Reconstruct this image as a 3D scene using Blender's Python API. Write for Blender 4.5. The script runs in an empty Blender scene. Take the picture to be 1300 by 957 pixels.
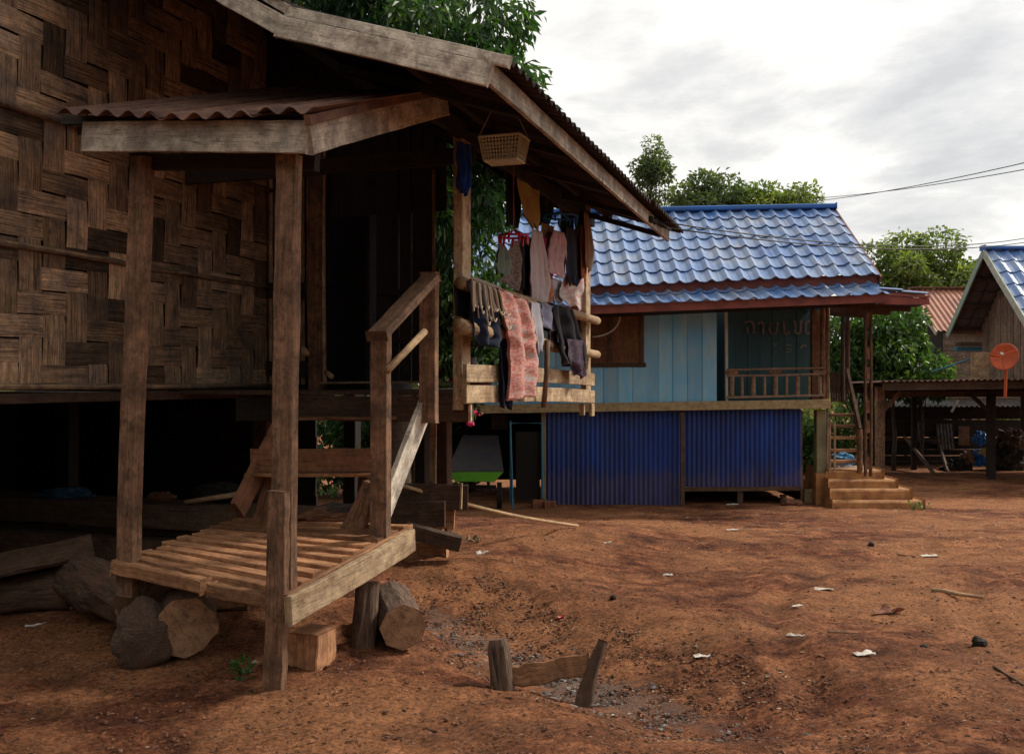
import bpy, math, random
import numpy as np
from mathutils import Vector, noise
random.seed(7); np.random.seed(7)
R = math.radians
S = bpy.context.scene
COL = S.collection
EYE = 1.70
F = 1264.0
A = R(18.8); SA, CA = math.sin(A), math.cos(A)
UD = Vector((SA, CA, 0)); VD = Vector((CA, -SA, 0)); ZD = Vector((0, 0, 1))

# ---------------------------------------------------------------- measuring helpers (photo point -> point on a real plane)
def ray(px, py): return (px-650)/F, (485-py)/F
def PD(px, py, Y):
    a, b = ray(px, py); return Vector((a*Y, Y, b*Y+EYE))
def PU(px, py, u):
    a, b = ray(px, py); Y = u/(a*SA+CA); return Vector((a*Y, Y, b*Y+EYE))
def PV(px, py, v):
    a, b = ray(px, py); Y = v/(a*CA-SA); return Vector((a*Y, Y, b*Y+EYE))
def H(v, u, z): return Vector((v*CA+u*SA, -v*SA+u*CA, z+EYE))   # house frame, z measured from eye height

def smooth(a, b, x):
    t = min(1, max(0, (x-a)/(b-a))); return t*t*(3-2*t)
def ground(x, y):
    yy = min(max(y, 1.0), 60)
    z = -1.62-0.0432*(min(yy, 17.5)-5.0)-0.012*max(0, min(yy, 30)-17.5)
    v = x*CA-y*SA; u = x*SA+y*CA
    z += 0.20*(1-smooth(-3.4, -1.6, v))*smooth(4.4, 6.5, u)*(1-smooth(11, 15, u))
    # small gully
    p0 = Vector((-0.6, 7.2)); p1 = Vector((0.9, 5.0)); d = p1-p0
    t = max(0, min(1, (Vector((x, y))-p0).dot(d)/d.length_squared)); q = (Vector((x, y))-(p0+d*t)).length
    sd_ = d.x*(y-p0.y)-d.y*(x-p0.x)
    z -= 0.17*math.exp(-(q/(0.75 if sd_ > 0 else 0.45))**2)
    if sd_ > 0: z += 0.09*math.exp(-((q-1.35)/0.6)**2)*math.exp(-(max(0, y-7.5)/2)**2)
    if 5 < y < 17 and x > -1:
        for rc in (6.2, 7.6):
            q = abs(math.hypot(x-9.2, y-5.2)-rc)
            if q < .5: z += -.030*math.exp(-(q/.11)**2)+.016*math.exp(-((q-.2)/.08)**2)
        q = abs(y-11.2-.06*x)
        if q < .6: z += -.025*math.exp(-(q/.16)**2)+.014*math.exp(-((q-.28)/.1)**2)
    z += 0.05*noise.noise(Vector((x*0.35, y*0.35, 3)))+0.02*noise.noise(Vector((x*1.3, y*1.3, 7)))
    return z+EYE

# ---------------------------------------------------------------- mesh builder
ORI = {}
class MB:
    def __init__(s): s.v = []; s.f = []; s.uv = []; s.t = []
    def quadgrid(s, pts, nu, nv, uvs, tint, flip=False):
        b = len(s.v); s.v += [tuple(p) for p in pts]
        for i in range(nu-1):
            for j in range(nv-1):
                q = [i*nv+j, (i+1)*nv+j, (i+1)*nv+j+1, i*nv+j+1]
                if flip: q.reverse()
                s.f.append([b+k for k in q]); s.uv += [uvs[k] for k in q]; s.t.append(tint)
    def face(s, pts, uvs=None, tint=0.5):
        b = len(s.v); s.v += [tuple(p) for p in pts]; n = len(pts)
        s.f.append(list(range(b, b+n))); s.uv += uvs if uvs else [(p[0], p[2]) for p in pts]; s.t.append(tint)
    def beam(s, p0, p1, w, t, nrm, seg=6, jit=0.03, w1=None, t1=None, tint=None, bow=0.0):
        """plank from p0 to p1; w across, t along nrm; uv = (length, girth)"""
        p0, p1 = Vector(p0), Vector(p1); d = p1-p0; L = d.length
        if L < 1e-5: return s
        d.normalize(); n = Vector(nrm); n = (n-d*n.dot(d)).normalized(); c = d.cross(n).normalized()
        w1 = w if w1 is None else w1; t1 = t if t1 is None else t1
        if tint is None: tint = random.random()
        ou, ov = random.random()*20, random.random()*20
        b = len(s.v); k = min(w, t); wa, wb = (random.uniform(-.005, .005)*L, random.uniform(-.004, .004)*L) if seg >= 6 and jit > .015 and L < 4 else (0, 0)
        for i in range(seg+1):
            a = i/seg; ww = (w+(w1-w)*a)/2; tt = (t+(t1-t)*a)/2
            o = p0+d*(L*a)+n*(random.uniform(-1, 1)*jit*k*0.5)+c*(random.uniform(-1, 1)*jit*k*0.5)+ZD*(bow*4*a*(1-a))+c*(wa*math.sin(3.14*a))+n*(wb*math.sin(5.5*a)*a*(1-a)*3)
            for sx, sy in ((-1, -1), (1, -1), (1, 1), (-1, 1)):
                s.v.append(tuple(o+c*(sx*ww*(1+random.uniform(-jit, jit)))+n*(sy*tt*(1+random.uniform(-jit, jit)))))
        g = [0, w, w+t, 2*w+t, 2*w+2*t]
        for i in range(seg):
            u0, u1 = ou+L*i/seg, ou+L*(i+1)/seg
            for j in range(4):
                j2 = (j+1) % 4
                s.f.append([b+i*4+j, b+(i+1)*4+j, b+(i+1)*4+j2, b+i*4+j2][::-1])
                s.uv += [(u0, ov+g[j]), (u1, ov+g[j]), (u1, ov+g[j+1]), (u0, ov+g[j+1])][::-1]; s.t.append(tint)
        for base, rev in ((b, False), (b+seg*4, True)):
            q = [base, base+1, base+2, base+3]; uu = [(ou+33, ov), (ou+33.0+w, ov), (ou+33.0+w, ov+t), (ou+33, ov+t)]
            if rev: q.reverse(); uu.reverse()
            s.f.append(q[::-1] if False else q); s.uv += uu; s.t.append(tint*0.6)
        return s
    def tube(s, pts, r, n=10, tint=None, cap=True, jit=0.0, ou=None, lump=0.0):
        pts = [Vector(p) for p in pts]; m = len(pts)
        rr = r if isinstance(r, (list, tuple)) else [r]*m
        if tint is None: tint = random.random()
        ou = random.random()*20 if ou is None else ou; b = len(s.v); L = 0; sd0 = random.random()*50
        ref = None; us = []
        for i, p in enumerate(pts):
            d = (pts[min(i+1, m-1)]-pts[max(i-1, 0)])
            d = d.normalized() if d.length > 1e-9 else Vector((0, 0, 1))
            if i: L += (p-pts[i-1]).length
            us.append(ou+L)
            if ref is None: ref = d.orthogonal().normalized()
            ref = (ref-d*ref.dot(d)); ref = ref.normalized() if ref.length > 1e-6 else d.orthogonal().normalized()
            q = d.cross(ref)
            for k in range(n):
                a = 2*math.pi*k/n; rad = rr[i]*(1+random.uniform(-jit, jit))*(1+lump*noise.noise(Vector((math.cos(a)*1.7+sd0, math.sin(a)*1.7, L*3)))+lump*.5*noise.noise(Vector((math.cos(a)*5+sd0, math.sin(a)*5, L*5))))
                s.v.append(tuple(p+(ref*math.cos(a)+q*math.sin(a))*rad))
        g = 2*math.pi*max(rr)/n
        for i in range(m-1):
            for k in range(n):
                k2 = (k+1) % n
                s.f.append([b+i*n+k, b+i*n+k2, b+(i+1)*n+k2, b+(i+1)*n+k])
                s.uv += [(us[i], k*g), (us[i], (k+1)*g), (us[i+1], (k+1)*g), (us[i+1], k*g)]; s.t.append(tint)
        if cap:
            for base, rev in ((b, True), (b+(m-1)*n, False)):
                q = [base+k for k in range(n)]; uu = [(ou+33+rr[0]*math.cos(6.283*k/n), rr[0]*math.sin(6.283*k/n)) for k in range(n)]
                if rev: q.reverse(); uu.reverse()
                s.f.append(q); s.uv += uu; s.t.append(tint*0.6)
        return s
    def lathe(s, base, prof, n=12, tint=0.5):
        return s.tube([Vector(base)+ZD*z for z, r in prof], [r for z, r in prof], n, tint)
    def build(s, name, m, parent=None, bevel=0, solid=0, smooth=False, sub=0):
        V = np.array(s.v, dtype=np.float64).reshape(-1, 3)
        if parent is None:
            o = Vector(((V[:, 0].min()+V[:, 0].max())/2, (V[:, 1].min()+V[:, 1].max())/2, V[:, 2].min()))
        else: o = ORI[parent.name]
        me = bpy.data.meshes.new(name)
        me.from_pydata((V-np.array(o)).tolist(), [], s.f)
        if len(s.uv) == len(me.loops):
            ul = me.uv_layers.new(name='UVMap'); ul.data.foreach_set('uv', np.array(s.uv, dtype=np.float32).ravel())
        at = me.attributes.new('tint', 'FLOAT', 'FACE'); at.data.foreach_set('value', np.array(s.t, dtype=np.float32))
        me.materials.append(m)
        if smooth: me.polygons.foreach_set('use_smooth', [True]*len(me.polygons))
        ob = bpy.data.objects.new(name, me); COL.objects.link(ob)
        if parent is None: ob.location = o
        else: ob.parent = parent
        ORI[ob.name] = o
        if sub:
            md = ob.modifiers.new('sub', 'SUBSURF'); md.levels = sub; md.render_levels = sub
        if solid:
            md = ob.modifiers.new('solid', 'SOLIDIFY'); md.thickness = solid; md.offset = 0
        if bevel:
            md = ob.modifiers.new('bevel', 'BEVEL'); md.width = bevel; md.segments = 1; md.limit_method = 'ANGLE'; md.angle_limit = R(40)
        return ob

def tag(o, label=None, cat=None, group=None, kind=None):
    if label: o['label'] = label
    if cat: o['category'] = cat
    if group: o['group'] = group
    if kind: o['kind'] = kind
    return o
def thing(name, label, cat, loc, group=None):
    o = bpy.data.objects.new(name, None); o.empty_display_size = 0.2; COL.objects.link(o); o.location = loc
    ORI[o.name] = Vector(loc); return tag(o, label, cat, group)

# ---------------------------------------------------------------- materials
def newmat(name):
    m = bpy.data.materials.new(name); m.use_nodes = True; nt = m.node_tree; nt.nodes.clear()
    out = nt.nodes.new('ShaderNodeOutputMaterial'); bs = nt.nodes.new('ShaderNodeBsdfPrincipled')
    nt.links.new(bs.outputs[0], out.inputs[0]); return m, nt, bs, out
def N(nt, typ, **kw):
    n = nt.nodes.new(typ)
    for k, v in kw.items():
        if k.startswith('i_'): n.inputs[k[2:].replace('_', ' ')].default_value = v
        else: setattr(n, k, v)
    return n
def ramp(nt, src, stops):
    r = nt.nodes.new('ShaderNodeValToRGB'); nt.links.new(src, r.inputs[0]); e = r.color_ramp.elements
    e[0].position, e[0].color = stops[0][0], (*stops[0][1], 1); e[1].position, e[1].color = stops[-1][0], (*stops[-1][1], 1)
    for p, c in stops[1:-1]:
        k = e.new(p); k.color = (*c, 1)
    return r.outputs[0]
def mixc(nt, fac, a, b, mode='MIX'):
    m = nt.nodes.new('ShaderNodeMix'); m.data_type = 'RGBA'; m.blend_type = mode
    for idx, val in ((0, fac), (6, a), (7, b)):
        if hasattr(val, 'is_output'): nt.links.new(val, m.inputs[idx])
        elif idx == 0: m.inputs[0].default_value = val
        else: m.inputs[idx].default_value = (*val, 1)
    return m.outputs[2]
def nz(nt, vec, scale, detail=6, rough=0.6, dist=0.0):
    n = nt.nodes.new('ShaderNodeTexNoise'); n.inputs['Scale'].default_value = scale; n.inputs['Detail'].default_value = detail
    n.inputs['Roughness'].default_value = rough; n.inputs['Distortion'].default_value = dist
    nt.links.new(vec, n.inputs['Vector']); return n.outputs[0]
def mapping(nt, vec, sc, rot=(0, 0, 0)):
    m = nt.nodes.new('ShaderNodeMapping'); m.inputs['Scale'].default_value = sc; m.inputs['Rotation'].default_value = rot
    nt.links.new(vec, m.inputs[0]); return m.outputs[0]
def bump(nt, bs, h, strength, dist=0.01):
    b = nt.nodes.new('ShaderNodeBump'); b.inputs['Strength'].default_value = strength; b.inputs['Distance'].default_value = dist
    nt.links.new(h, b.inputs['Height']); nt.links.new(b.outputs[0], bs.inputs['Normal'])
def sc3(c, k): return tuple(x*k for x in c)
def wood(name, c, grain=0.5, stain=0.5, stainc=None, rough=0.8, var=0.5, dirt=None, fine=False):
    m, nt, bs, out = newmat(name)
    tc = N(nt, 'ShaderNodeTexCoord'); uv = tc.outputs['UV']
    g = nz(nt, mapping(nt, uv, (2.2, 42, 1)), 1.0, 8, 0.68, 0.9)
    g2 = nz(nt, mapping(nt, uv, (6, 210, 1)), 1.0, 3, 0.6)
    s = nz(nt, mapping(nt, tc.outputs['Object'], (2.3, 2.3, 2.3)), 1.6, 5, 0.65, 0.5)
    at = N(nt, 'ShaderNodeAttribute', attribute_name='tint')
    col = ramp(nt, g, [(0.30, sc3(c, 1-0.75*grain)), (0.5, c), (0.72, tuple(min(1, x*(1+0.5*grain)) for x in c))])
    sm = ramp(nt, s, [(0.42, (0, 0, 0)), (0.66, (1, 1, 1))])
    mm = N(nt, 'ShaderNodeMath', operation='MULTIPLY'); nt.links.new(sm, mm.inputs[0]); mm.inputs[1].default_value = stain
    col = mixc(nt, mm.outputs[0], col, stainc or sc3(c, 0.35))
    tv = ramp(nt, at.outputs['Fac'], [(0, (1-var*0.5,)*3), (1, (1+var*0.35,)*3)])
    col = mixc(nt, 1.0, col, tv, 'MULTIPLY')
    if dirt:
        n3 = nz(nt, tc.outputs['Object'], 9, 6, 0.75); d3 = ramp(nt, n3, [(0.5, (0, 0, 0)), (0.62, (0.8, 0.8, 0.8))])
        col = mixc(nt, d3, col, dirt)
    ck = ramp(nt, nz(nt, mapping(nt, uv, (1.1, 26, 1)), 1.0, 3, 0.55, 1.4), [(0.485, (1,)*3), (0.497, (0.28,)*3), (0.503, (0.28,)*3), (0.515, (1,)*3)])
    col = mixc(nt, 0.75, col, ck, 'MULTIPLY')
    mo_ = ramp(nt, nz(nt, tc.outputs['Object'], 14, 6, 0.75), [(0.35, (0.62,)*3), (0.6, (1.15,)*3)]); col = mixc(nt, 0.8, col, mo_, 'MULTIPLY')
    if fine:
        g3 = nz(nt, mapping(nt, uv, (1.5, 130, 1)), 1.0, 4, 0.7)
        col = mixc(nt, 1.0, col, ramp(nt, g3, [(0.36, (0.22,)*3), (0.47, (0.9,)*3), (0.7, (1.3,)*3)]), 'MULTIPLY')
    # little knots and nail holes
    vo = N(nt, 'ShaderNodeTexVoronoi'); nt.links.new(mapping(nt, uv, (1.6, 9, 1)), vo.inputs['Vector']); vo.inputs['Scale'].default_value = 1.0
    kd = ramp(nt, vo.outputs['Distance'], [(0.03, (0.25, 0.22, 0.2)), (0.09, (1, 1, 1))])
    col = mixc(nt, 0.7, col, kd, 'MULTIPLY')
    nt.links.new(col, bs.inputs['Base Color']); bs.inputs['Roughness'].default_value = rough; bs.inputs['Specular IOR Level'].default_value = 0.25
    a = N(nt, 'ShaderNodeMath', operation='ADD'); nt.links.new(g, a.inputs[0]); nt.links.new(g2, a.inputs[1])
    bump(nt, bs, a.outputs[0], 0.55, 0.006); return m
def plain(name, c, rough=0.7, var=0.25, scale=6, metal=0, spec=0.3, c2=None, b=0.2, lo=0.4, hi=0.65, tint=0.0):
    m, nt, bs, out = newmat(name); tc = N(nt, 'ShaderNodeTexCoord')
    n = nz(nt, tc.outputs['Object'], scale, 6, 0.65, 0.3)
    col = ramp(nt, n, [(lo, c), (hi, c2 or sc3(c, 1-var))])
    if tint:
        at = N(nt, 'ShaderNodeAttribute', attribute_name='tint')
        col = mixc(nt, 1.0, col, ramp(nt, at.outputs['Fac'], [(0, (1-tint,)*3), (1, (1+tint*0.6,)*3)]), 'MULTIPLY')
    nt.links.new(col, bs.inputs['Base Color']); bs.inputs['Roughness'].default_value = rough
    bs.inputs['Metallic'].default_value = metal; bs.inputs['Specular IOR Level'].default_value = spec
    if b: bump(nt, bs, nz(nt, tc.outputs['Object'], scale*6, 4, 0.6), b, 0.004)
    return m
def leafmat(name, c, c2, tr=0.35):
    m, nt, bs, out = newmat(name); at = N(nt, 'ShaderNodeAttribute', attribute_name='tint')
    col = ramp(nt, at.outputs['Fac'], [(0, sc3(c, 0.6)), (0.6, c), (1, c2)])
    nt.links.new(col, bs.inputs['Base Color']); bs.inputs['Roughness'].default_value = 0.42; bs.inputs['Specular IOR Level'].default_value = 0.5
    t = N(nt, 'ShaderNodeBsdfTranslucent'); cc = mixc(nt, 1.0, col, (1.5, 1.6, 0.6), 'MULTIPLY'); nt.links.new(cc, t.inputs[0])
    mx = N(nt, 'ShaderNodeMixShader'); mx.inputs[0].default_value = tr
    nt.links.new(bs.outputs[0], mx.inputs[1]); nt.links.new(t.outputs[0], mx.inputs[2]); nt.links.new(mx.outputs[0], out.inputs[0]); return m
def cloth(name, c, c2=None, pat=None, scale=60, stripe=None):
    m, nt, bs, out = newmat(name); tc = N(nt, 'ShaderNodeTexCoord')
    n = nz(nt, tc.outputs['UV'], 7, 4, 0.6); col = ramp(nt, n, [(0.35, c), (0.7, c2 or sc3(c, 0.8))])
    if pat:
        vo = N(nt, 'ShaderNodeTexVoronoi', feature='F1'); nt.links.new(tc.outputs['UV'], vo.inputs['Vector']); vo.inputs['Scale'].default_value = scale
        k = ramp(nt, nz(nt, tc.outputs['UV'], scale*0.7, 4, 0.7), [(0.46, (0, 0, 0)), (0.56, (1, 1, 1))])
        col = mixc(nt, k, col, pat[0])
        if len(pat) > 1:
            k2 = ramp(nt, vo.outputs['Distance'], [(0.16, (0.9,)*3), (0.26, (0, 0, 0))]); col = mixc(nt, k2, col, pat[1])
        if len(pat) > 2:
            k3 = ramp(nt, nz(nt, tc.outputs['UV'], scale*0.16, 3, 0.5), [(0.56, (0, 0, 0)), (0.62, (0.8,)*3)]); col = mixc(nt, k3, col, pat[2])
    nt.links.new(col, bs.inputs['Base Color']); bs.inputs['Roughness'].default_value = 0.9; bs.inputs['Specular IOR Level'].default_value = 0.1
    bs.inputs['Sheen Weight'].default_value = 0.15
    bump(nt, bs, nz(nt, tc.outputs['UV'], 45, 4, 0.7), 0.35, 0.006)
    t = N(nt, 'ShaderNodeBsdfTranslucent'); nt.links.new(col, t.inputs[0])
    mx = N(nt, 'ShaderNodeMixShader'); mx.inputs[0].default_value = 0.22
    nt.links.new(bs.outputs[0], mx.inputs[1]); nt.links.new(t.outputs[0], mx.inputs[2]); nt.links.new(mx.outputs[0], out.inputs[0]); return m

M = {}
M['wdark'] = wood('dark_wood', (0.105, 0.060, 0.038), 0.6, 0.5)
M['wpost'] = wood('post_wood', (0.25, 0.135, 0.078), 0.85, 0.8, (0.075, 0.042, 0.027), var=0.8, dirt=(0.09, 0.055, 0.035))
M['wgrey'] = wood('grey_weathered_wood', (0.70, 0.61, 0.49), 0.35, 0.85, (0.20, 0.165, 0.135), dirt=(0.30, 0.24, 0.185))
M['wtan'] = wood('tan_wood', (0.55, 0.40, 0.245), 0.6, 0.75, (0.24, 0.135, 0.07), dirt=(0.27, 0.17, 0.10))
M['wred'] = wood('reddish_wood', (0.23, 0.105, 0.055), 0.5, 0.5)
M['wslat'] = wood('slat_wood', (0.44, 0.215, 0.105), 0.8, 0.7, (0.17, 0.075, 0.04), var=0.8)
M['wblack'] = wood('dark_and_shaded_wood', (0.035, 0.026, 0.021), 0.5, 0.4)  # near-black wood; shade is put into this colour under floors and roofs
M['wtimber'] = wood('rough_timber', (0.20, 0.125, 0.08), 0.6, 0.5)
M['wyellow'] = wood('yellow_painted_beam', (0.52, 0.40, 0.215), 0.2, 0.35, (0.33, 0.22, 0.12))
M['wgable'] = wood('brown_board_wall', (0.26, 0.18, 0.13), 0.6, 0.6, (0.10, 0.07, 0.05))
M['bamboo'] = wood('split_bamboo', (0.52, 0.335, 0.20), 1.0, 0.8, (0.17, 0.145, 0.135), var=1.5, fine=True)
M['pole'] = wood('peeled_pole', (0.47, 0.31, 0.17), 0.35, 0.5, (0.22, 0.13, 0.07))
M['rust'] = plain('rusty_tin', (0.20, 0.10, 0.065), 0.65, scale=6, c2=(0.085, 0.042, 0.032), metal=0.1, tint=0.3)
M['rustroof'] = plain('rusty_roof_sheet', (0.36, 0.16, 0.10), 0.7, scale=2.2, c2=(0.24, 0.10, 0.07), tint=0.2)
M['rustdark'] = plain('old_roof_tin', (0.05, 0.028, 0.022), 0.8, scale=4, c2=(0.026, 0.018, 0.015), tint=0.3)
M['tin'] = plain('grey_tin', (0.16, 0.15, 0.145), 0.55, scale=5, c2=(0.07, 0.05, 0.045), metal=0.3, tint=0.3)
M['red'] = plain('red_painted_fascia', (0.23, 0.062, 0.044), 0.55, scale=4, c2=(0.13, 0.035, 0.028), tint=0.3)
M['concrete'] = plain('earth_stained_concrete', (0.46, 0.23, 0.09), 0.85, scale=5, c2=(0.24, 0.10, 0.045), b=0.8)
M['concpost'] = plain('mossy_concrete_post', (0.26, 0.24, 0.13), 0.85, scale=3, c2=(0.17, 0.15, 0.10), b=0.4)
M['black'] = plain('dark_interior_wood', (0.02, 0.016, 0.014), 0.9)
M['wire'] = plain('black_wire', (0.02, 0.02, 0.022), 0.6, b=0)
M['rope'] = plain('pale_rope', (0.5, 0.45, 0.33), 0.8, b=0)
M['brick'] = plain('red_clay_block', (0.28, 0.10, 0.05), 0.9, scale=9, c2=(0.18, 0.07, 0.045), b=0.5)
M['orange'] = plain('orange_painted_metal', (0.52, 0.095, 0.025), 0.5, scale=6, c2=(0.36, 0.07, 0.03), b=0.05)
M['bluepl'] = plain('blue_plastic', (0.02, 0.14, 0.42), 0.35, b=0)
M['redpl'] = plain('red_plastic', (0.55, 0.015, 0.04), 0.35, b=0)
M['whitepl'] = plain('white_plastic', (0.72, 0.70, 0.66), 0.45, b=0)
M['basket'] = plain('cream_plastic', (0.60, 0.60, 0.46), 0.45, b=0)
M['green'] = plain('bright_green_paint', (0.12, 0.40, 0.03), 0.45, scale=8, c2=(0.09, 0.30, 0.03), b=0)
M['bluepipe'] = plain('blue_painted_pipe', (0.05, 0.20, 0.28), 0.5, b=0)
M['whitetrim'] = plain('pale_painted_trim', (0.44, 0.46, 0.38), 0.6, scale=5, c2=(0.32, 0.33, 0.26))
M['greentrim'] = plain('pale_green_trim', (0.26, 0.36, 0.30), 0.6, scale=5, c2=(0.2, 0.27, 0.22))
M['asb'] = plain('grey_roof_underside', (0.12, 0.10, 0.10), 0.9, scale=3, c2=(0.075, 0.06, 0.06))
M['bark'] = plain('tree_bark', (0.10, 0.075, 0.055), 0.95, scale=12, c2=(0.05, 0.04, 0.03), b=0.8)
M['stump'] = plain('cut_log', (0.13, 0.078, 0.05), 0.95, scale=7, c2=(0.06, 0.036, 0.025), b=1.0)
M['stumpend'] = plain('cut_log_end', (0.26, 0.14, 0.075), 0.9, scale=5, c2=(0.15, 0.08, 0.045), b=0.5)
M['ash'] = plain('grey_ash_bits', (0.20, 0.18, 0.165), 0.95, scale=20, c2=(0.08, 0.07, 0.065), tint=0.8)
M['paper'] = plain('pale_litter', (0.60, 0.55, 0.48), 0.8, scale=20, c2=(0.4, 0.33, 0.27), b=0)
M['leaf_a'] = leafmat('dark_leaf', (0.026, 0.075, 0.024), (0.14, 0.24, 0.05))
M['leaf_b'] = leafmat('olive_leaf', (0.13, 0.18, 0.055), (0.34, 0.36, 0.12), 0.45)
M['leaf_c'] = leafmat('fresh_leaf', (0.05, 0.115, 0.026), (0.24, 0.33, 0.06), 0.4)
M['leaf_d'] = leafmat('grey_green_leaf', (0.095, 0.135, 0.065), (0.22, 0.26, 0.12), 0.45)
M['pink'] = plain('pink_petals', (0.62, 0.02, 0.12), 0.6, b=0)
M['letter'] = plain('faded_pink_paint', (0.34, 0.24, 0.22), 0.8, scale=12, c2=(0.14, 0.14, 0.14), b=0)

def m_bluetile():
    m, nt, bs, out = newmat('blue_roof_tile'); tc = N(nt, 'ShaderNodeTexCoord'); at = N(nt, 'ShaderNodeAttribute', attribute_name='tint')
    n = nz(nt, tc.outputs['Object'], 1.5, 6, 0.7, 0.4)
    col = ramp(nt, n, [(0.33, (0.075, 0.19, 0.45)), (0.5, (0.16, 0.26, 0.46)), (0.68, (0.33, 0.37, 0.44))])
    col = mixc(nt, 1.0, col, ramp(nt, at.outputs['Fac'], [(0, (0.68, 0.72, 0.85)), (1, (1.15, 1.1, 1.05))]), 'MULTIPLY')
    d = ramp(nt, nz(nt, mapping(nt, tc.outputs['Object'], (9, 2, 3)), 2.0, 6, 0.7), [(0.55, (0, 0, 0)), (0.75, (0.6,)*3)])
    col = mixc(nt, d, col, (0.10, 0.09, 0.09))
    nt.links.new(col, bs.inputs['Base Color']); bs.inputs['Roughness'].default_value = 0.30; bs.inputs['Specular IOR Level'].default_value = 0.7
    bump(nt, bs, nz(nt, tc.outputs['Object'], 30, 4), 0.15, 0.004); return m
M['tile'] = m_bluetile()
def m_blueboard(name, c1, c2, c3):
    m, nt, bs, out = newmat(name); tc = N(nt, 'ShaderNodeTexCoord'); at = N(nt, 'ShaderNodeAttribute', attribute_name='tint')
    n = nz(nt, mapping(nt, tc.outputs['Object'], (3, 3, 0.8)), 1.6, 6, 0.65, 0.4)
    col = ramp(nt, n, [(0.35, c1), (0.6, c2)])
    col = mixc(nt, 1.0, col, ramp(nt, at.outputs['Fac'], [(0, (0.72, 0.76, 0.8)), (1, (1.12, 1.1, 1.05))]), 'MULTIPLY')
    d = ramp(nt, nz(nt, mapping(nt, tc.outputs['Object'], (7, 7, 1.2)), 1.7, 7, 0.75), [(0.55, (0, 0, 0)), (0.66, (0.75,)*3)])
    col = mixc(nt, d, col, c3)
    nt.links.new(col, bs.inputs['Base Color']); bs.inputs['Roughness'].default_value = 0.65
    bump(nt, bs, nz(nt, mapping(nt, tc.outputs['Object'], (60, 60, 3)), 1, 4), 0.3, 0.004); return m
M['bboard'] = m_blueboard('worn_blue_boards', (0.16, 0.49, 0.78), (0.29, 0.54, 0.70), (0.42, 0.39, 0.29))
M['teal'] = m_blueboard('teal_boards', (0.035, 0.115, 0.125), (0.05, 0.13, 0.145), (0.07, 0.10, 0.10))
def m_bluetin():
    m, nt, bs, out = newmat('blue_painted_tin'); tc = N(nt, 'ShaderNodeTexCoord'); at = N(nt, 'ShaderNodeAttribute', attribute_name='tint')
    n = nz(nt, mapping(nt, tc.outputs['Object'], (4, 4, 0.7)), 1.2, 6, 0.6)
    col = ramp(nt, n, [(0.35, (0.002, 0.045, 0.28)), (0.7, (0.006, 0.032, 0.15))])
    sp = N(nt, 'ShaderNodeSeparateXYZ'); nt.links.new(tc.outputs['Object'], sp.inputs[0])
    ad = N(nt, 'ShaderNodeMath', operation='MULTIPLY_ADD'); nt.links.new(nz(nt, mapping(nt, tc.outputs['Object'], (5, 5, 1.5)), 1.5, 6, 0.7), ad.inputs[0]); ad.inputs[1].default_value = -0.9
    nt.links.new(sp.outputs[2], ad.inputs[2])
    d = ramp(nt, ad.outputs[0], [(0.0, (0.4,)*3), (0.12, (0.10,)*3), (0.35, (0, 0, 0))])
    col = mixc(nt, d, col, (0.14, 0.085, 0.07))
    rs_ = ramp(nt, nz(nt, mapping(nt, tc.outputs['Object'], (9, 9, 3.5)), 1.3, 7, .75), [(.57, (0, 0, 0)), (.66, (.7,)*3)]); col = mixc(nt, rs_, col, (0.075, 0.045, 0.05))
    nr_ = nz(nt, mapping(nt, tc.outputs['Object'], (1, 1, .25)), 2.3, 4, .6); col = mixc(nt, 1.0, col, ramp(nt, nr_, [(.35, (.65,)*3), (.65, (1.25,)*3)]), 'MULTIPLY')
    col = mixc(nt, 1.0, col, ramp(nt, at.outputs['Fac'], [(0, (0.8,)*3), (1, (1.1,)*3)]), 'MULTIPLY')
    nt.links.new(col, bs.inputs['Base Color']); bs.inputs['Roughness'].default_value = 0.5; return m
M['bluetin'] = m_bluetin()
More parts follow.
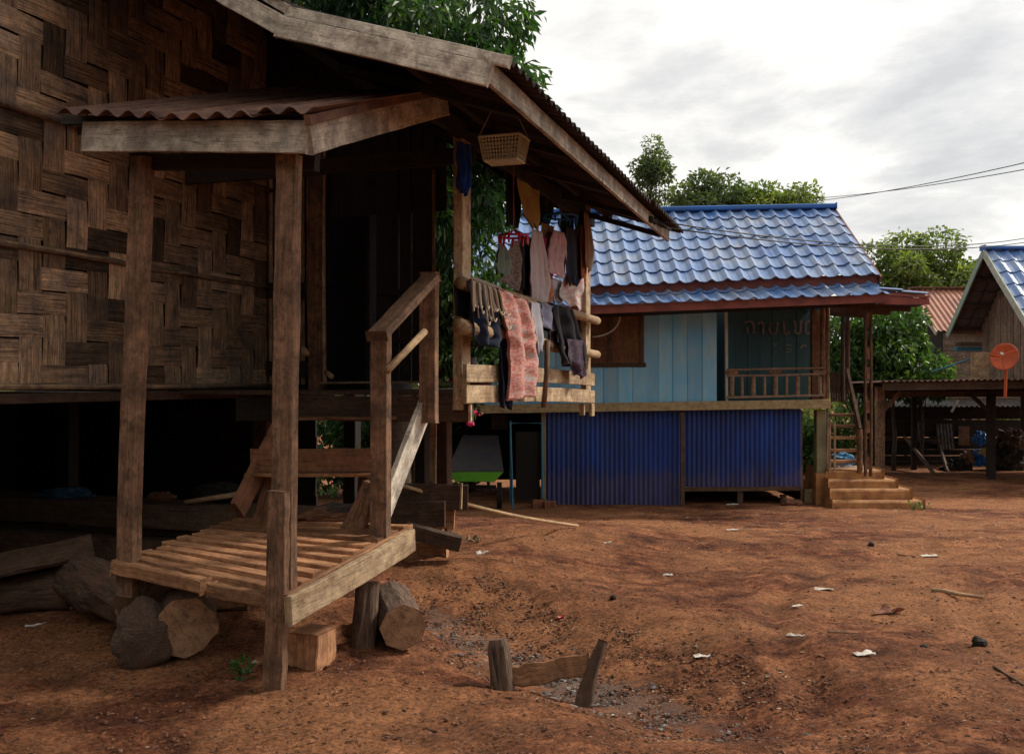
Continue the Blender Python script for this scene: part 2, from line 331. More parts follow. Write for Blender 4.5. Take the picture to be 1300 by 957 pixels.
def m_soil():
    m, nt, bs, out = newmat('red_soil'); tc = N(nt, 'ShaderNodeTexCoord'); P = N(nt, 'ShaderNodeNewGeometry').outputs['Position']
    a = nz(nt, P, 0.42, 5, 0.6, 0.6); b = nz(nt, P, 3.2, 8, 0.72, 0.3); c = nz(nt, P, 34, 8, 0.85); 
    trk = nz(nt, mapping(nt, P, (0.6, 5.0, 1), (0, 0, R(12))), 1.0, 6, 0.6, 1.2)
    col = ramp(nt, b, [(0.36, (0.045, 0.015, 0.009)), (0.5, (0.155, 0.052, 0.025)), (0.62, (0.34, 0.135, 0.062))])
    col = mixc(nt, ramp(nt, a, [(0.42, (0, 0, 0)), (0.58, (0.6,)*3)]), col, (0.40, 0.18, 0.080))
    col = mixc(nt, ramp(nt, trk, [(0.5, (0, 0, 0)), (0.7, (0.45,)*3)]), col, (0.15, 0.07, 0.045))
    col = mixc(nt, 1.0, col, ramp(nt, c, [(0.38, (0.22,)*3), (0.5, (0.95,)*3), (0.62, (1.6,)*3)]), 'MULTIPLY')
    # grey ashy strip along the gully
    mp = N(nt, 'ShaderNodeMapping', vector_type='TEXTURE'); mp.inputs['Location'].default_value = (0.22, 6.15, 0); mp.inputs['Rotation'].default_value = (0, 0, R(-54)); mp.inputs['Scale'].default_value = (1.6, 0.26, 50)
    nt.links.new(P, mp.inputs[0]); ln = N(nt, 'ShaderNodeVectorMath', operation='LENGTH'); nt.links.new(mp.outputs[0], ln.inputs[0])
    ad = N(nt, 'ShaderNodeMath', operation='MULTIPLY_ADD'); nt.links.new(b, ad.inputs[0]); ad.inputs[1].default_value = 2.2; nt.links.new(ln.outputs['Value'], ad.inputs[2])
    gk = ramp(nt, ad.outputs[0], [(0.0, (0.75,)*3), (1.0, (0, 0, 0))]); 
    r = [n for n in nt.nodes if n.type == 'VALTORGB'][-1]
    r.color_ramp.elements[0].position = 0.0
    dv = N(nt, 'ShaderNodeMath', operation='MULTIPLY_ADD'); nt.links.new(ad.outputs[0], dv.inputs[0]); dv.inputs[1].default_value = 1.0; dv.inputs[2].default_value = -1.15
    nt.links.new(dv.outputs[0], r.inputs[0])
    col = mixc(nt, gk, col, (0.19, 0.165, 0.15))
    fn = nz(nt, P, 75, 6, 0.8); sp = ramp(nt, fn, [(0.66, (0, 0, 0)), (0.72, (0.55,)*3)]); col = mixc(nt, sp, col, (0.42, 0.32, 0.23))
    nt.links.new(col, bs.inputs['Base Color']); bs.inputs['Roughness'].default_value = 0.95; bs.inputs['Specular IOR Level'].default_value = 0.12
    s = N(nt, 'ShaderNodeMath', operation='MULTIPLY_ADD'); nt.links.new(c, s.inputs[0]); s.inputs[1].default_value = 0.5; nt.links.new(b, s.inputs[2])
    bump(nt, bs, s.outputs[0], 1.0, 0.05); return m
M['soil'] = m_soil()

# ---------------------------------------------------------------- world, sun, camera
w = bpy.data.worlds.new('World'); S.world = w; w.use_nodes = True; nt = w.node_tree; nt.nodes.clear()
SUN_EL, SUN_AZ = R(42), R(63)      # azimuth clockwise from +Y (view direction)
sky = N(nt, 'ShaderNodeTexSky', sky_type='NISHITA', sun_disc=False, sun_elevation=SUN_EL, sun_rotation=SUN_AZ, dust_density=2.5)
tc = N(nt, 'ShaderNodeTexCoord'); sep = N(nt, 'ShaderNodeSeparateXYZ'); nt.links.new(tc.outputs['Generated'], sep.inputs[0])
zz = N(nt, 'ShaderNodeMath', operation='ADD'); nt.links.new(sep.outputs[2], zz.inputs[0]); zz.inputs[1].default_value = 0.22
zm = N(nt, 'ShaderNodeMath', operation='MAXIMUM'); nt.links.new(zz.outputs[0], zm.inputs[0]); zm.inputs[1].default_value = 0.05
dv = N(nt, 'ShaderNodeVectorMath', operation='DIVIDE'); nt.links.new(tc.outputs['Generated'], dv.inputs[0])
cb = N(nt, 'ShaderNodeCombineXYZ')
for i in range(3): nt.links.new(zm.outputs[0], cb.inputs[i])
nt.links.new(cb.outputs[0], dv.inputs[1])
n1 = nz(nt, mapping(nt, dv.outputs[0], (1.0, 1.1, 1.0)), 1.5, 8, 0.60, 0.25)
cl = ramp(nt, n1, [(0.40, (11.4, 11.1, 10.4)), (0.475, (9.9, 9.7, 9.25)), (0.54, (8.1, 8.0, 7.8)), (0.64, (6.3, 6.35, 6.4))])
# brighter towards the hidden sun
dt = N(nt, 'ShaderNodeVectorMath', operation='DOT_PRODUCT'); nt.links.new(tc.outputs['Generated'], dt.inputs[0])
dt.inputs[1].default_value = (math.sin(SUN_AZ)*math.cos(SUN_EL), math.cos(SUN_AZ)*math.cos(SUN_EL), math.sin(SUN_EL))
gl = N(nt, 'ShaderNodeMapRange'); nt.links.new(dt.outputs['Value'], gl.inputs[0])
for k, v_ in (('From Min', 0.0), ('From Max', 1.0), ('To Min', 0.88), ('To Max', 1.3)): gl.inputs[k].default_value = v_
clb = N(nt, 'ShaderNodeVectorMath', operation='SCALE'); nt.links.new(cl, clb.inputs[0]); nt.links.new(gl.outputs[0], clb.inputs['Scale'])
mx = mixc(nt, 0.9, sky.outputs[0], clb.outputs[0])
bg = N(nt, 'ShaderNodeBackground'); nt.links.new(mx, bg.inputs[0]); bg.inputs[1].default_value = 0.078
ow = N(nt, 'ShaderNodeOutputWorld'); nt.links.new(bg.outputs[0], ow.inputs[0])
sl = bpy.data.lights.new('sun', 'SUN'); sl.energy = 3.2; sl.angle = R(9); sl.color = (1, 0.93, 0.82)
so = bpy.data.objects.new('sun', sl); COL.objects.link(so)
sd = Vector((math.sin(SUN_AZ)*math.cos(SUN_EL), math.cos(SUN_AZ)*math.cos(SUN_EL), math.sin(SUN_EL)))
so.rotation_euler = sd.to_track_quat('Z', 'Y').to_euler(); so.location = sd*50
cam = bpy.data.cameras.new('camera'); cam.sensor_fit = 'HORIZONTAL'; cam.sensor_width = 36; cam.lens = 35.0; cam.shift_y = 6.5/1300
cam.clip_start = 0.05; cam.clip_end = 2000
co = bpy.data.objects.new('camera', cam); COL.objects.link(co); co.location = (0, 0, EYE); co.rotation_euler = (R(90), 0, 0); S.camera = co
S.view_settings.view_transform = 'Standard'; S.view_settings.look = 'None'; S.view_settings.exposure = 0.32; S.view_settings.gamma = 1
S.render.engine = 'CYCLES'; S.cycles.max_bounces = 6; S.cycles.diffuse_bounces = 3; S.cycles.glossy_bounces = 2; S.cycles.transmission_bounces = 4
S.cycles.use_denoising = True

# ---------------------------------------------------------------- ground
def build_ground():
    ys = [-40, -20, -8, -2, 1.5]
    y = 3.0
    while y < 26: ys.append(y); y *= 1.0062
    while y < 700: ys.append(y); y *= 1.12
    xs = []
    x = 0.0
    while x < 9: xs.append(x); x += 0.022+0.0052*x
    while x < 500: xs.append(x); x *= 1.12
    xs = [-a for a in xs[:0:-1]]+xs
    nx, ny = len(xs), len(ys)
    V = []
    for yy in ys:
        for xx in xs:
            z = ground(xx, yy)
            if 3 < yy < 26 and abs(xx) < 12:
                f = min(1, 9/yy)
                z += 0.019*f*noise.fractal(Vector((xx*5, yy*5, 1)), 0.8, 2.1, 4)+0.007*noise.noise(Vector((xx*22, yy*22, 5)))
            V.append((xx, yy, z))
    fc = [(j*nx+i, j*nx+i+1, (j+1)*nx+i+1, (j+1)*nx+i) for j in range(ny-1) for i in range(nx-1)]
    me = bpy.data.meshes.new('ground'); me.from_pydata(V, [], fc); me.materials.append(M['soil'])
    me.polygons.foreach_set('use_smooth', [True]*len(me.polygons))
    o = bpy.data.objects.new('ground', me); COL.objects.link(o); tag(o, 'bare red-brown trodden earth of the yard', None, None, 'structure')
build_ground()

def chips(name, n, area, size, m, label, flat=1.0, bias=None, kind='stuff'):
    V = []; Fc = []; T = []
    base = [(-1, -1, 0), (1, -1, 0), (1, 1, 0), (-1, 1, 0), (-.6, -.6, 1), (.6, -.6, 1), (.6, .6, 1), (-.6, .6, 1)]
    qs = [(0, 1, 5, 4), (1, 2, 6, 5), (2, 3, 7, 6), (3, 0, 4, 7), (4, 5, 6, 7)]
    k = 0
    while k < n:
        x, y = area()
        s = random.uniform(*size)*(0.4+0.6*random.random()**2); a = random.random()*6.28; e = random.uniform(0.5, 1.8)
        z = ground(x, y); b = len(V); ca, sa = math.cos(a), math.sin(a)
        for (p, q, r_) in base:
            p *= s*e*(1+random.uniform(-.35, .35)); q *= s/e*(1+random.uniform(-.35, .35)); r_ = (r_*s*flat*random.uniform(.6, 1.2))-0.003
            V.append((x+p*ca-q*sa, y+p*sa+q*ca, z+r_+0.004))
        Fc += [tuple(b+i for i in q) for q in qs]; T += [random.random()]*5; k += 1
    me = bpy.data.meshes.new(name); me.from_pydata(V, [], Fc); me.materials.append(m)
    at = me.attributes.new('tint', 'FLOAT', 'FACE'); at.data.foreach_set('value', T)
    o = bpy.data.objects.new(name, me); COL.objects.link(o); tag(o, label, 'debris' , None, kind); return o
def area_yard():
    while True:
        y = 4.2+14*random.random()**1.6; x = random.uniform(-0.75, 0.62)*y
        return x, y
M['clod'] = plain('soil_clod', (0.21, 0.095, 0.052), 0.95, scale=20, c2=(0.11, 0.05, 0.03), tint=0.7)
M['chip'] = plain('pale_wood_chip', (0.40, 0.30, 0.21), 0.9, scale=20, c2=(0.25, 0.17, 0.11), tint=0.6, b=0)
chips('soil_crumbs', 16000, area_yard, (0.003, 0.014), M['clod'], 'loose crumbs of red soil over the yard', 0.7)
chips('wood_chips', 1500, area_yard, (0.003, 0.010), M['chip'], 'small pale chips and husks trodden into the yard', 0.15)
def area_bank():
    t = random.uniform(-.2, 1.1); q = random.uniform(-.5, .9)
    return -0.6+1.5*t+q*0.83, 7.2-2.2*t+q*0.56
chips('bank_crumbs', 8000, area_bank, (0.003, 0.013), M['clod'], 'loose red crumbs on the eroded bank of the gully', 0.8)
chips('bank_husks', 700, area_bank, (0.004, 0.014), M['chip'], 'pale husks and chips on the eroded bank', 0.15)
def area_gully():
    t = random.gauss(0.5, 0.3); q = random.gauss(0, 0.16)
    return -0.6+1.5*t+q*0.83+0.06, 7.2-2.2*t+q*0.56
chips('ash_bits', 900, area_gully, (0.004, 0.02), M['ash'], 'grey ash and char bits in the shallow gully', 0.5)
def area_back():
    return random.uniform(2, 10), random.uniform(11, 17)
chips('gravel_bits', 900, area_back, (0.006, 0.022), M['chip'], 'pale grit scattered before the steps', 0.5)

def zr0(v): return 1.69+1.46*.325+(-3.21-v)*.66 if v < -3.21 else 1.69+(-1.75-v)*.325
def leaves(centers, radii, n, L, W, droop=.4, seed=1, shell=.55, tintbias=0.0, ztint=True, bend=.18):
    rng = np.random.default_rng(seed); C_ = np.array(centers); Rr = np.array(radii)
    vol = Rr[:, 0]*Rr[:, 1]*Rr[:, 2]; pr = vol**(2/3); pr = pr/pr.sum(); idx = rng.choice(len(C_), n, p=pr)
    d = rng.normal(size=(n, 3)); d /= np.linalg.norm(d, axis=1)[:, None]; r = (shell+(1-shell)*rng.random(n)**.6)
    r = np.where(rng.random(n) < .12, r*1.18, r)
    P = C_[idx]+d*Rr[idx]*r[:, None]
    ax = d*0.7+rng.normal(size=(n, 3))*.6; ax[:, 2] -= droop; ax /= np.linalg.norm(ax, axis=1)[:, None]
    up = rng.normal(size=(n, 3))*.55; up[:, 2] += 1; sd = np.cross(ax, up); sd /= np.linalg.norm(sd, axis=1)[:, None]; nn = np.cross(sd, ax)
    l = L*(.6+.8*rng.random(n))[:, None]; w_ = W*(.7+.6*rng.random(n))[:, None]
    v0 = P; v1 = P+ax*l*.45+sd*w_*.5+nn*l*bend*.3; v2 = P+ax*l-nn*l*bend; v3 = P+ax*l*.45-sd*w_*.5+nn*l*bend*.3
    V = np.stack([v0, v1, v2, v3], 1).reshape(-1, 3)
    b = np.arange(n)*4; Fc = np.stack([b, b+1, b+2, b, b+2, b+3], 1).reshape(-1, 3)
    clump = rng.random(len(C_))[idx]; tint = np.clip(.15+.35*clump+.45*rng.random(n)+tintbias, 0, 1)
    return V, Fc, np.repeat(tint, 2)
def leafobj(name, data, m, parent):
    V, Fc, T = data; o = ORI[parent.name]; me = bpy.data.meshes.new(name)
    me.from_pydata((V-np.array(o)).tolist(), [], Fc.tolist()); at = me.attributes.new('tint', 'FLOAT', 'FACE'); at.data.foreach_set('value', T.astype(np.float32)); me.materials.append(m)
    ob = bpy.data.objects.new(name, me); COL.objects.link(ob); ob.parent = parent; ORI[ob.name] = o; return ob
# ---------------------------------------------------------------- MAIN HOUSE
g0 = lambda v, u: ground(v*CA+u*SA, -v*SA+u*CA)-EYE
HS = thing('stilt_house', 'bamboo-walled stilt house with rusty tin roof, plank porch canopy and pole-railed veranda', 'house', H(-5, 8, g0(-5, 8)))
def part(mb, name, m, parent=HS, **k): return mb.build(name, M[m], parent, **k)
def bu(u, x0, y0, x1, y1, wp, t, mb=None, **k):
    p0, p1 = PU(x0, y0, u), PU(x1, y1, u); w = wp*p0.y/F; mb = mb or MB()
    off = UD*(t/2); return mb.beam(p0+off, p1+off, w, t, UD, **k)
def bv(v, x0, y0, x1, y1, w, t, mb=None, **k):
    p0, p1 = PV(x0, y0, v), PV(x1, y1, v); mb = mb or MB()
    off = -VD*(t/2); return mb.beam(p0+off, p1+off, w, t, VD, **k)

WV = -5.3
def weave():
    mb = MB(); c = 0.17; cu = 0.215; u0, z0 = 4.4, -0.045; ncol, nrow = 18, 21
    def strip(a0, a1, b0, b1, vert):
        # a = along, b = across
        n = 7; pts = []; uv = []; tint = min(1, max(0, random.gauss(0.45, 0.32))); tilt = random.uniform(-.006, .006)
        ou, ov = random.random()*30, random.random()*30; rise = random.uniform(0.004, 0.008)
        for i in range(n):
            t = i/(n-1); a = a0+(a1-a0)*t; lift = rise*math.sin(math.pi*t)**0.6
            for j in range(4):
                b = b0+(b1-b0)*(j/3); o = lift-0.004*abs(j-1.5)/1.5+0.003+random.uniform(0, .0015)
                b2 = b+tilt*(t-.5)*2
                if vert: p = H(WV+o, u0+b2, z0+a)
                else: p = H(WV+o, u0+a, z0+b2)
                pts.append(p); uv.append((ou+a, ov+b))
        mb.quadgrid(pts, n, 4, uv, tint, flip=vert)
    for i in range(ncol):
        for j in range(-2, nrow):
            if (j-i) % 4 == 0:
                a0, a1 = max(0, j*c-0.012), min(nrow*c, (j+2)*c+0.012)
                if a1 > a0+0.02: 
                    g = random.uniform(.002, .010); strip(a0, a1, i*cu+g, (i+1)*cu-random.uniform(.002, .014), True)
    for j in range(nrow):
        for i in range(-2, ncol):
            if (i-j) % 4 == 1:
                a0, a1 = max(0, i*cu-0.012), min(ncol*cu, (i+2)*cu+0.012)
                if a1 > a0+0.02:
                    g = random.uniform(.002, .010); strip(a0, a1, j*c+g, (j+1)*c-random.uniform(.002, .010), False)
    return mb
part(weave(), 'woven_bamboo_wall', 'bamboo', smooth=False)
mb = MB(); mb.beam(H(WV-0.03, 4.2, 1.7), H(WV-0.03, 8.34, 1.7), 3.5, 0.02, VD, seg=2, jit=0); part(mb, 'wall_backing', 'black')
for (z, ua, ub) in ((0.905, 4.4, 8.3), (1.83, 4.4, 8.3), (-0.03, 5.0, 8.3)):
    m_ = MB(); pts = [H(WV+0.035, ua+(ub-ua)*k/9, z+random.uniform(-.008, .008)) for k in range(10)]
    m_.tube(pts, 0.022, 8, jit=0.1); part(m_, 'bamboo_batten', 'bamboo', smooth=True)
m_ = MB().tube([H(WV+0.03, 8.3, -0.06), H(WV+0.03, 8.3, 2.2)], 0.022, 8); part(m_, 'corner_batten', 'bamboo', smooth=True)
m_ = MB().beam(H(WV-.04, 4.2, -0.11), H(WV-.04, 8.4, -0.11), 0.07, 0.12, VD, seg=12); part(m_, 'floor_beam', 'wdark', bevel=.004)
# far walls, floor
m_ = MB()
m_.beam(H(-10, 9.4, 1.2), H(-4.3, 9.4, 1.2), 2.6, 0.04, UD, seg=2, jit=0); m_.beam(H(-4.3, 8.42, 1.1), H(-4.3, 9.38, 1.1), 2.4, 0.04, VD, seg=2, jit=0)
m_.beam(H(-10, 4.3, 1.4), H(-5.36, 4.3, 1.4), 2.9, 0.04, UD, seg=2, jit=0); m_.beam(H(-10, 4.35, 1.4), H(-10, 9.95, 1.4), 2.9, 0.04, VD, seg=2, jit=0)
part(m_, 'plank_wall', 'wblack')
m_ = MB()
for k in range(14):
    vv = -10+0.46*k+.23
    if vv > -5.4: continue
    m_.beam(H(vv, 4.35, -0.13), H(vv, 9.95, -0.13), 0.455, 0.03, ZD, seg=3)
for k in range(11):
    vv = -5.28+0.235*k
    if vv > -2.8: break
    m_.beam(H(vv, 6.95, -0.085), H(vv, 10.8 if vv > -4.2 else 9.97, -0.085), 0.228, 0.03, ZD, seg=3)
part(m_, 'floor', 'wdark')
# door wall at u = 8.3
UDW = 8.3
for k in range(9):
    x = 323+k*7.6; m_ = bu(UDW+random.uniform(0, .02), x, 190, x+random.uniform(-1, 1), 488, random.uniform(5, 8), 0.02)
    part(m_, 'bamboo_slat', 'bamboo' if k % 3 else 'wdark')
for y in (369, 468): m_ = bu(UDW-.05, 321, y, 395, y, 19, 0.04); part(m_, 'wall_rail', 'wblack')
m_ = bu(UDW+.06, 318, 340, 396, 340, 320, 0.02, seg=2, jit=0); part(m_, 'wall_backing', 'black')
m_ = MB()
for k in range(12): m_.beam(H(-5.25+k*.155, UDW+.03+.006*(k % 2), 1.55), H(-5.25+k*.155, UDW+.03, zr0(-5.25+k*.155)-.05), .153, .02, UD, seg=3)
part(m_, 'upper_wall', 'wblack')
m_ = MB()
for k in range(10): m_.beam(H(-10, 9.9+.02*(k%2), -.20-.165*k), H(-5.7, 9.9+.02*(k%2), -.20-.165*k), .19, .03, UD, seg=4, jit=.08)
part(m_, 'under_floor_dark_backing', 'wblack')  # dark boards added so the space under the floor stays black
m_ = MB().beam(H(-10, 4.5, -.95), H(-10, 9.9, -.95), 1.6, .03, VD, seg=2); m_.beam(H(-10, 4.4, -.95), H(-5.45, 4.4, -.95), 1.6, .03, UD, seg=2); part(m_, 'under_floor_light_block', 'wblack')  # unseen sheets added to block light under the house
m_ = bu(UDW-.10, 399, 175, 401, 505, 22, 0.07); part(m_, 'door_jamb', 'wpost', bevel=.004)
m_ = bu(UDW-.11, 411.5, 175, 411.5, 486, 2.5, 0.03); part(m_, 'jamb_lit_edge', 'wtan')  # pale strip standing in for the lit right edge of the jamb
m_ = bu(UDW-.2, 405, 486, 620, 486, 2.6, 0.10); part(m_, 'threshold', 'wtan')
dl = MB()
for k in range(5): bu(UDW-.03+0.004*(k % 2), 483+k*15.4, 150, 483+k*15.4, 486, 15, 0.03, dl)
dlo = part(dl, 'door_leaf', 'wblack', bevel=.003)
for y in (372, 433): m_ = bu(UDW-.07, 478, y-3, 550, y+3, 7, 0.03); m_.build('ledge', M['wblack'], dlo)
m_ = bu(UDW-.06, 550, 215, 551, 482, 3, 0.03); part(m_, 'door_edge', 'wpost')
# bamboo end sticking out near sill, and one by the wall
m_ = MB().tube([PU(414, 472, 8.0), PU(421, 478, 7.75)], 0.022, 10); part(m_, 'bamboo_end', 'pole', smooth=True)
m_ = MB().tube([PU(383, 440, 8.0), PU(389, 449, 7.7)], 0.028, 10); part(m_, 'bamboo_end', 'pole', smooth=True)
# floor front beam and things
m_ = bu(6.92, 345, 517, 597, 519, 31, 0.07, seg=10); part(m_, 'front_beam', 'wdark', bevel=.005)
m_ = bu(6.88, 596, 503, 596, 535, 3.4, 0.03); part(m_, 'beam_end_strip', 'wtan')
m_ = bu(7.0, 300, 519, 350, 519, 31, 0.05); part(m_, 'front_beam', 'wblack', bevel=.005)
# posts under the floor
def stilt(v, u, top=-0.12, w=0.15, m='wdark', lean=0.0):
    b = g0(v, u)-0.08; m_ = MB().beam(H(v+lean, u, b), H(v, u, top), w, w, UD, seg=8); return part(m_, 'stilt', m, bevel=.006)
for v, u in ((-5.25, 8.15), (-5.5, 4.5), (-4.15, 9.9), (-7.6, 8.2), (-7.6, 5), (-9.9, 8.2), (-5.3, 10.0)): stilt(v, u, m='wblack' if v < -5.28 else 'wdark')  # deeper stilts take the near-black copy, shade put into the colour
q_ = PU(536, 537, 8.7); m_ = MB().beam(Vector((q_.x, q_.y, ground(q_.x, q_.y)-.08)), q_+ZD*.2, .12, .16, UD, seg=6); part(m_, 'stilt', 'wblack', bevel=.005)
p_ = PU(550.5, 520, 8.62); m_ = MB().beam(Vector((p_.x, p_.y, p_.z)), Vector((p_.x, p_.y, ground(p_.x, p_.y)-.05)), 0.06, 0.02, UD, seg=6); part(m_, 'stilt_edge', 'wtan')  # tan strip standing in for the lit right face of the stilt
m_ = bu(8.6, 525, 500, 524, 690, 4, 0.05); part(m_, 'stilt_edge', 'wpost')
# veranda posts and rails
RV = -2.75
def vpost(px, ytop, ybot, v, w, t, m='wtan'):
    p0, p1 = PV(px, ybot, v), PV(px, ytop, v); m_ = MB().beam(p0, p1, w, t, UD, seg=10, jit=.04); return part(m_, 'veranda_post', m, bevel=.004)
vpost(586, 172, 520, RV-.02, 0.075, 0.17); vpost(744, 235, 505, RV-.02, 0.06, 0.20)
m_ = MB(); a, b = PV(584, 360, -2.67), PV(758, 407, -2.67); m_.tube([a.lerp(b, k/8)+Vector((0, 0, random.uniform(-.008, .008))) for k in range(9)], 0.045, 12, jit=.05); part(m_, 'rail_pole', 'pole', smooth=True)
m_ = MB(); a, b = PV(583, 414, -2.66), PV(758, 450, -2.66); m_.tube([a.lerp(b, k/8)+Vector((0, 0, random.uniform(-.012, .012))) for k in range(9)], [0.06-.002*k for k in range(9)], 12, jit=.05); part(m_, 'rail_pole', 'pole', smooth=True)
m_ = bv(-2.66, 592, 474, 755, 482, 0.132, 0.025, seg=12); part(m_, 'rail_board', 'wtan', bevel=.003)
m_ = bv(-2.65, 592, 500.5, 755, 503.5, 0.132, 0.025, seg=12); part(m_, 'rail_board', 'wtan', bevel=.003)
for y in (474, 499): m_ = bu(6.98, 581, y, 592, y, 22, 0.05); part(m_, 'board_end', 'wblack')
m_ = MB(); a, b = PV(695, 432, -2.59), PV(690, 517, -2.59); m_.tube([a, a.lerp(b, .5)+Vector((.01, 0, 0)), b], 0.024, 8, jit=.1); part(m_, 'short_stick', 'wpost', smooth=True)
m_ = bv(-2.68, 742, 512, 742, 527, 0.05, 0.05); part(m_, 'joist_end', 'wtan'); m_ = bv(-2.68, 753, 512, 753, 528, 0.12, 0.03); part(m_, 'joist_end', 'wtan')
m_ = MB().tube([PV(620, 178, -2.8), PV(752, 258, -2.8)], 0.018, 8); part(m_, 'drying_pole', 'wpost')

# ---- roof
E0, E1 = 5.08, 10.95
def zr(v, u):     # roof surface height over the house frame
    z = 1.745-0.017*(u-5.1)
    if v > -3.21: return z+(-1.75-v)*0.325
    zz = z+1.46*0.325
    if v > -7.6: return zz+(-3.21-v)*0.66
    return zz+4.39*0.66-(-7.6-v)*0.66
def corr(fn, s0, s1, t0, t1, per, amp, nt_=8, mb=None, sheet=0.85, jig=0.012, sag=0.0):
    """corrugated sheets; wave along s, fn(s,t,h)->point; split in overlapping sheets"""
    mb = mb or MB(); s = s0
    while s < s1-1e-6:
        e = min(s1, s+sheet*random.uniform(.93, 1.05)); n = max(6, int((e-s)/per*8)); tint = random.random()
        jt = random.uniform(-jig*2.5, jig*2.5); lift = random.uniform(0, jig*.6)
        pts = []; uv = []
        for i in range(n+1):
            ss = s+(e+per*.4-s)*i/n
            for j in range(nt_+1):
                tt = t0+jt*(1-j/nt_)+(t1-t0)*j/nt_
                pts.append(fn(min(ss, s1+per*.4), tt, amp*math.cos(2*math.pi*ss/per)+lift+sag*math.sin(ss*3.1+tt*2))); uv.append((tt, ss))
        mb.quadgrid(pts, n+1, nt_+1, uv, tint); s = e
    return mb
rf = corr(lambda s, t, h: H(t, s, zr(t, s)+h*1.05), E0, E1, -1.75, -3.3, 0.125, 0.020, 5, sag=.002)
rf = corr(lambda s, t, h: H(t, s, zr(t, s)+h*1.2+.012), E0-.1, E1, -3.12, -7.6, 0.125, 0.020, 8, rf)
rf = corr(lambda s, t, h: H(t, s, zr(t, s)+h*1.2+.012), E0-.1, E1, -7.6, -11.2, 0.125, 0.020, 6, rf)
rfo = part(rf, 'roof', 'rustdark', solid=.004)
# second tired sheet layer at the corner + ridge cap
m_ = MB(); m_.beam(H(-7.6, E0-.1, zr(-7.6, 5)+.04), H(-7.6, E1, zr(-7.6, E1)+.04), 0.4, 0.02, ZD, seg=8); m_.build('ridge_cap', M['rustdark'], rfo)
for v in (-1.98, -2.55, -3.1, -3.7, -4.4, -5.1, -6, -6.9, -8.4, -9.6, -10.6):
    m_ = MB().beam(H(v, E0+.05, zr(v, E0)-.06), H(v, E1-.05, zr(v, E1)-.06), 0.05, 0.06, ZD, seg=8); m_.build('purlin', M['wblack'], rfo)
for u in (5.9, 7.0, 8.3, 9.6, 10.7):
    m_ = MB().beam(H(-1.95, u, zr(-1.95, u)-.125), H(-3.2, u, zr(-3.2, u)-.125), 0.05, 0.09, UD, seg=3); m_.beam(H(-3.2, u, zr(-3.2, u)-.125), H(-7.6, u, zr(-7.6, u)-.125), 0.05, 0.09, UD, seg=3); m_.build('rafter', M['wblack'], rfo)
# cross tie from house to veranda post
m_ = MB().beam(H(-5.3, 7.05, 1.72), H(-2.7, 7.05, 1.72), 0.12, 0.05, UD, seg=5); part(m_, 'tie_beam', 'wblack'); m_ = MB().beam(H(-2.75, 6.3, 1.88), H(-2.75, 10.9, 1.80), 0.12, 0.05, VD, seg=6); part(m_, 'plate_beam', 'wblack')
# boards: rakes and eave
m_ = bu(5.0, 286, -6, 357, 33, 25, 0.03, seg=5); part(m_, 'rake_board', 'wgrey', bevel=.003)
m_ = bu(5.02, 200, -62, 290, -4, 25, 0.03, seg=5); part(m_, 'rake_board', 'wgrey', bevel=.003)
m_ = bu(4.99, 351, 33, 621, 95, 27, 0.03, seg=14, w1=None); part(m_, 'rake_board', 'wgrey', bevel=.003)
m_ = bu(5.04, 362, 14, 646, 78, 13, 0.04, seg=14); part(m_, 'rake_batten', 'wgrey', bevel=.003)
m_ = bu(5.035, 258, -52, 364, 12, 12, 0.04, seg=8); part(m_, 'rake_batten', 'wgrey', bevel=.003)
a, b = H(-1.88, 5.0, 1.715-.02), H(-1.88, 10.75, 1.585); m_ = MB().beam(a, b, 0.125, 0.03, VD, seg=22, jit=.04); part(m_, 'eave_fascia', 'wgrey', bevel=.003)
# ---- canopy
def zc(v, u): return 1.412+(u-4.6)*0.335+(-2.74-v)*0.085-0.09*max(0, (-2.9-v))*0
cn = corr(lambda s, t, h: H(s, t, zc(s, t)+h+0.01*math.sin(s*4)), -4.26, -2.66, 4.55, 6.75, 0.145, 0.020, 6, sheet=.62, jig=.02)
cno = part(cn, 'canopy_roof', 'rust', solid=.003)
m_ = MB()
for u in (4.72, 5.4, 6.1, 6.6): m_.beam(H(-4.4, u, zc(-4.4, u)-.05), H(-2.78, u, zc(-2.78, u)-.05), 0.05, 0.05, ZD, seg=4)
for v in (-4.3, -3.6, -2.85): m_.beam(H(v, 4.75, zc(v, 4.75)-.11), H(v, 6.7, zc(v, 6.7)-.11), 0.05, 0.08, VD, seg=4)
m_.build('canopy_rafters', M['wblack'], cno)
m_ = bu(4.60, 104, 173, 389, 173.5, 38, 0.028, seg=12, w1=None); part(m_, 'canopy_fascia', 'wgrey', bevel=.003)
p0, p1 = PV(392, 175, -2.70), PV(566, 132, -2.70); m_ = MB().beam(p0, p1, 0.175, 0.028, VD, seg=12, w1=0.16); part(m_, 'canopy_fascia', 'wgrey', bevel=.003)
p0, p1 = PV(390, 153, -2.66), PV(566, 116, -2.66); m_ = MB().beam(p0, p1, 0.05, 0.03, VD, seg=8); part(m_, 'canopy_edge_strip', 'rust', bevel=.003)
m_ = bu(4.85, 165, 205, 400, 205, 20, 0.05); part(m_, 'canopy_beam', 'wblack', bevel=.003)
# canopy posts
m_ = bu(4.72, 362.5, 196, 356, 760, 29, 0.075, seg=16, jit=.05); part(m_, 'canopy_post', 'wpost', bevel=.004)
p0, p1 = PU(379.3, 196, 4.735), PU(373, 755, 4.735)
m_ = bu(4.80, 175, 198, 156, 757, 25, 0.085, seg=16, jit=.05); part(m_, 'canopy_post', 'wpost', bevel=.004)

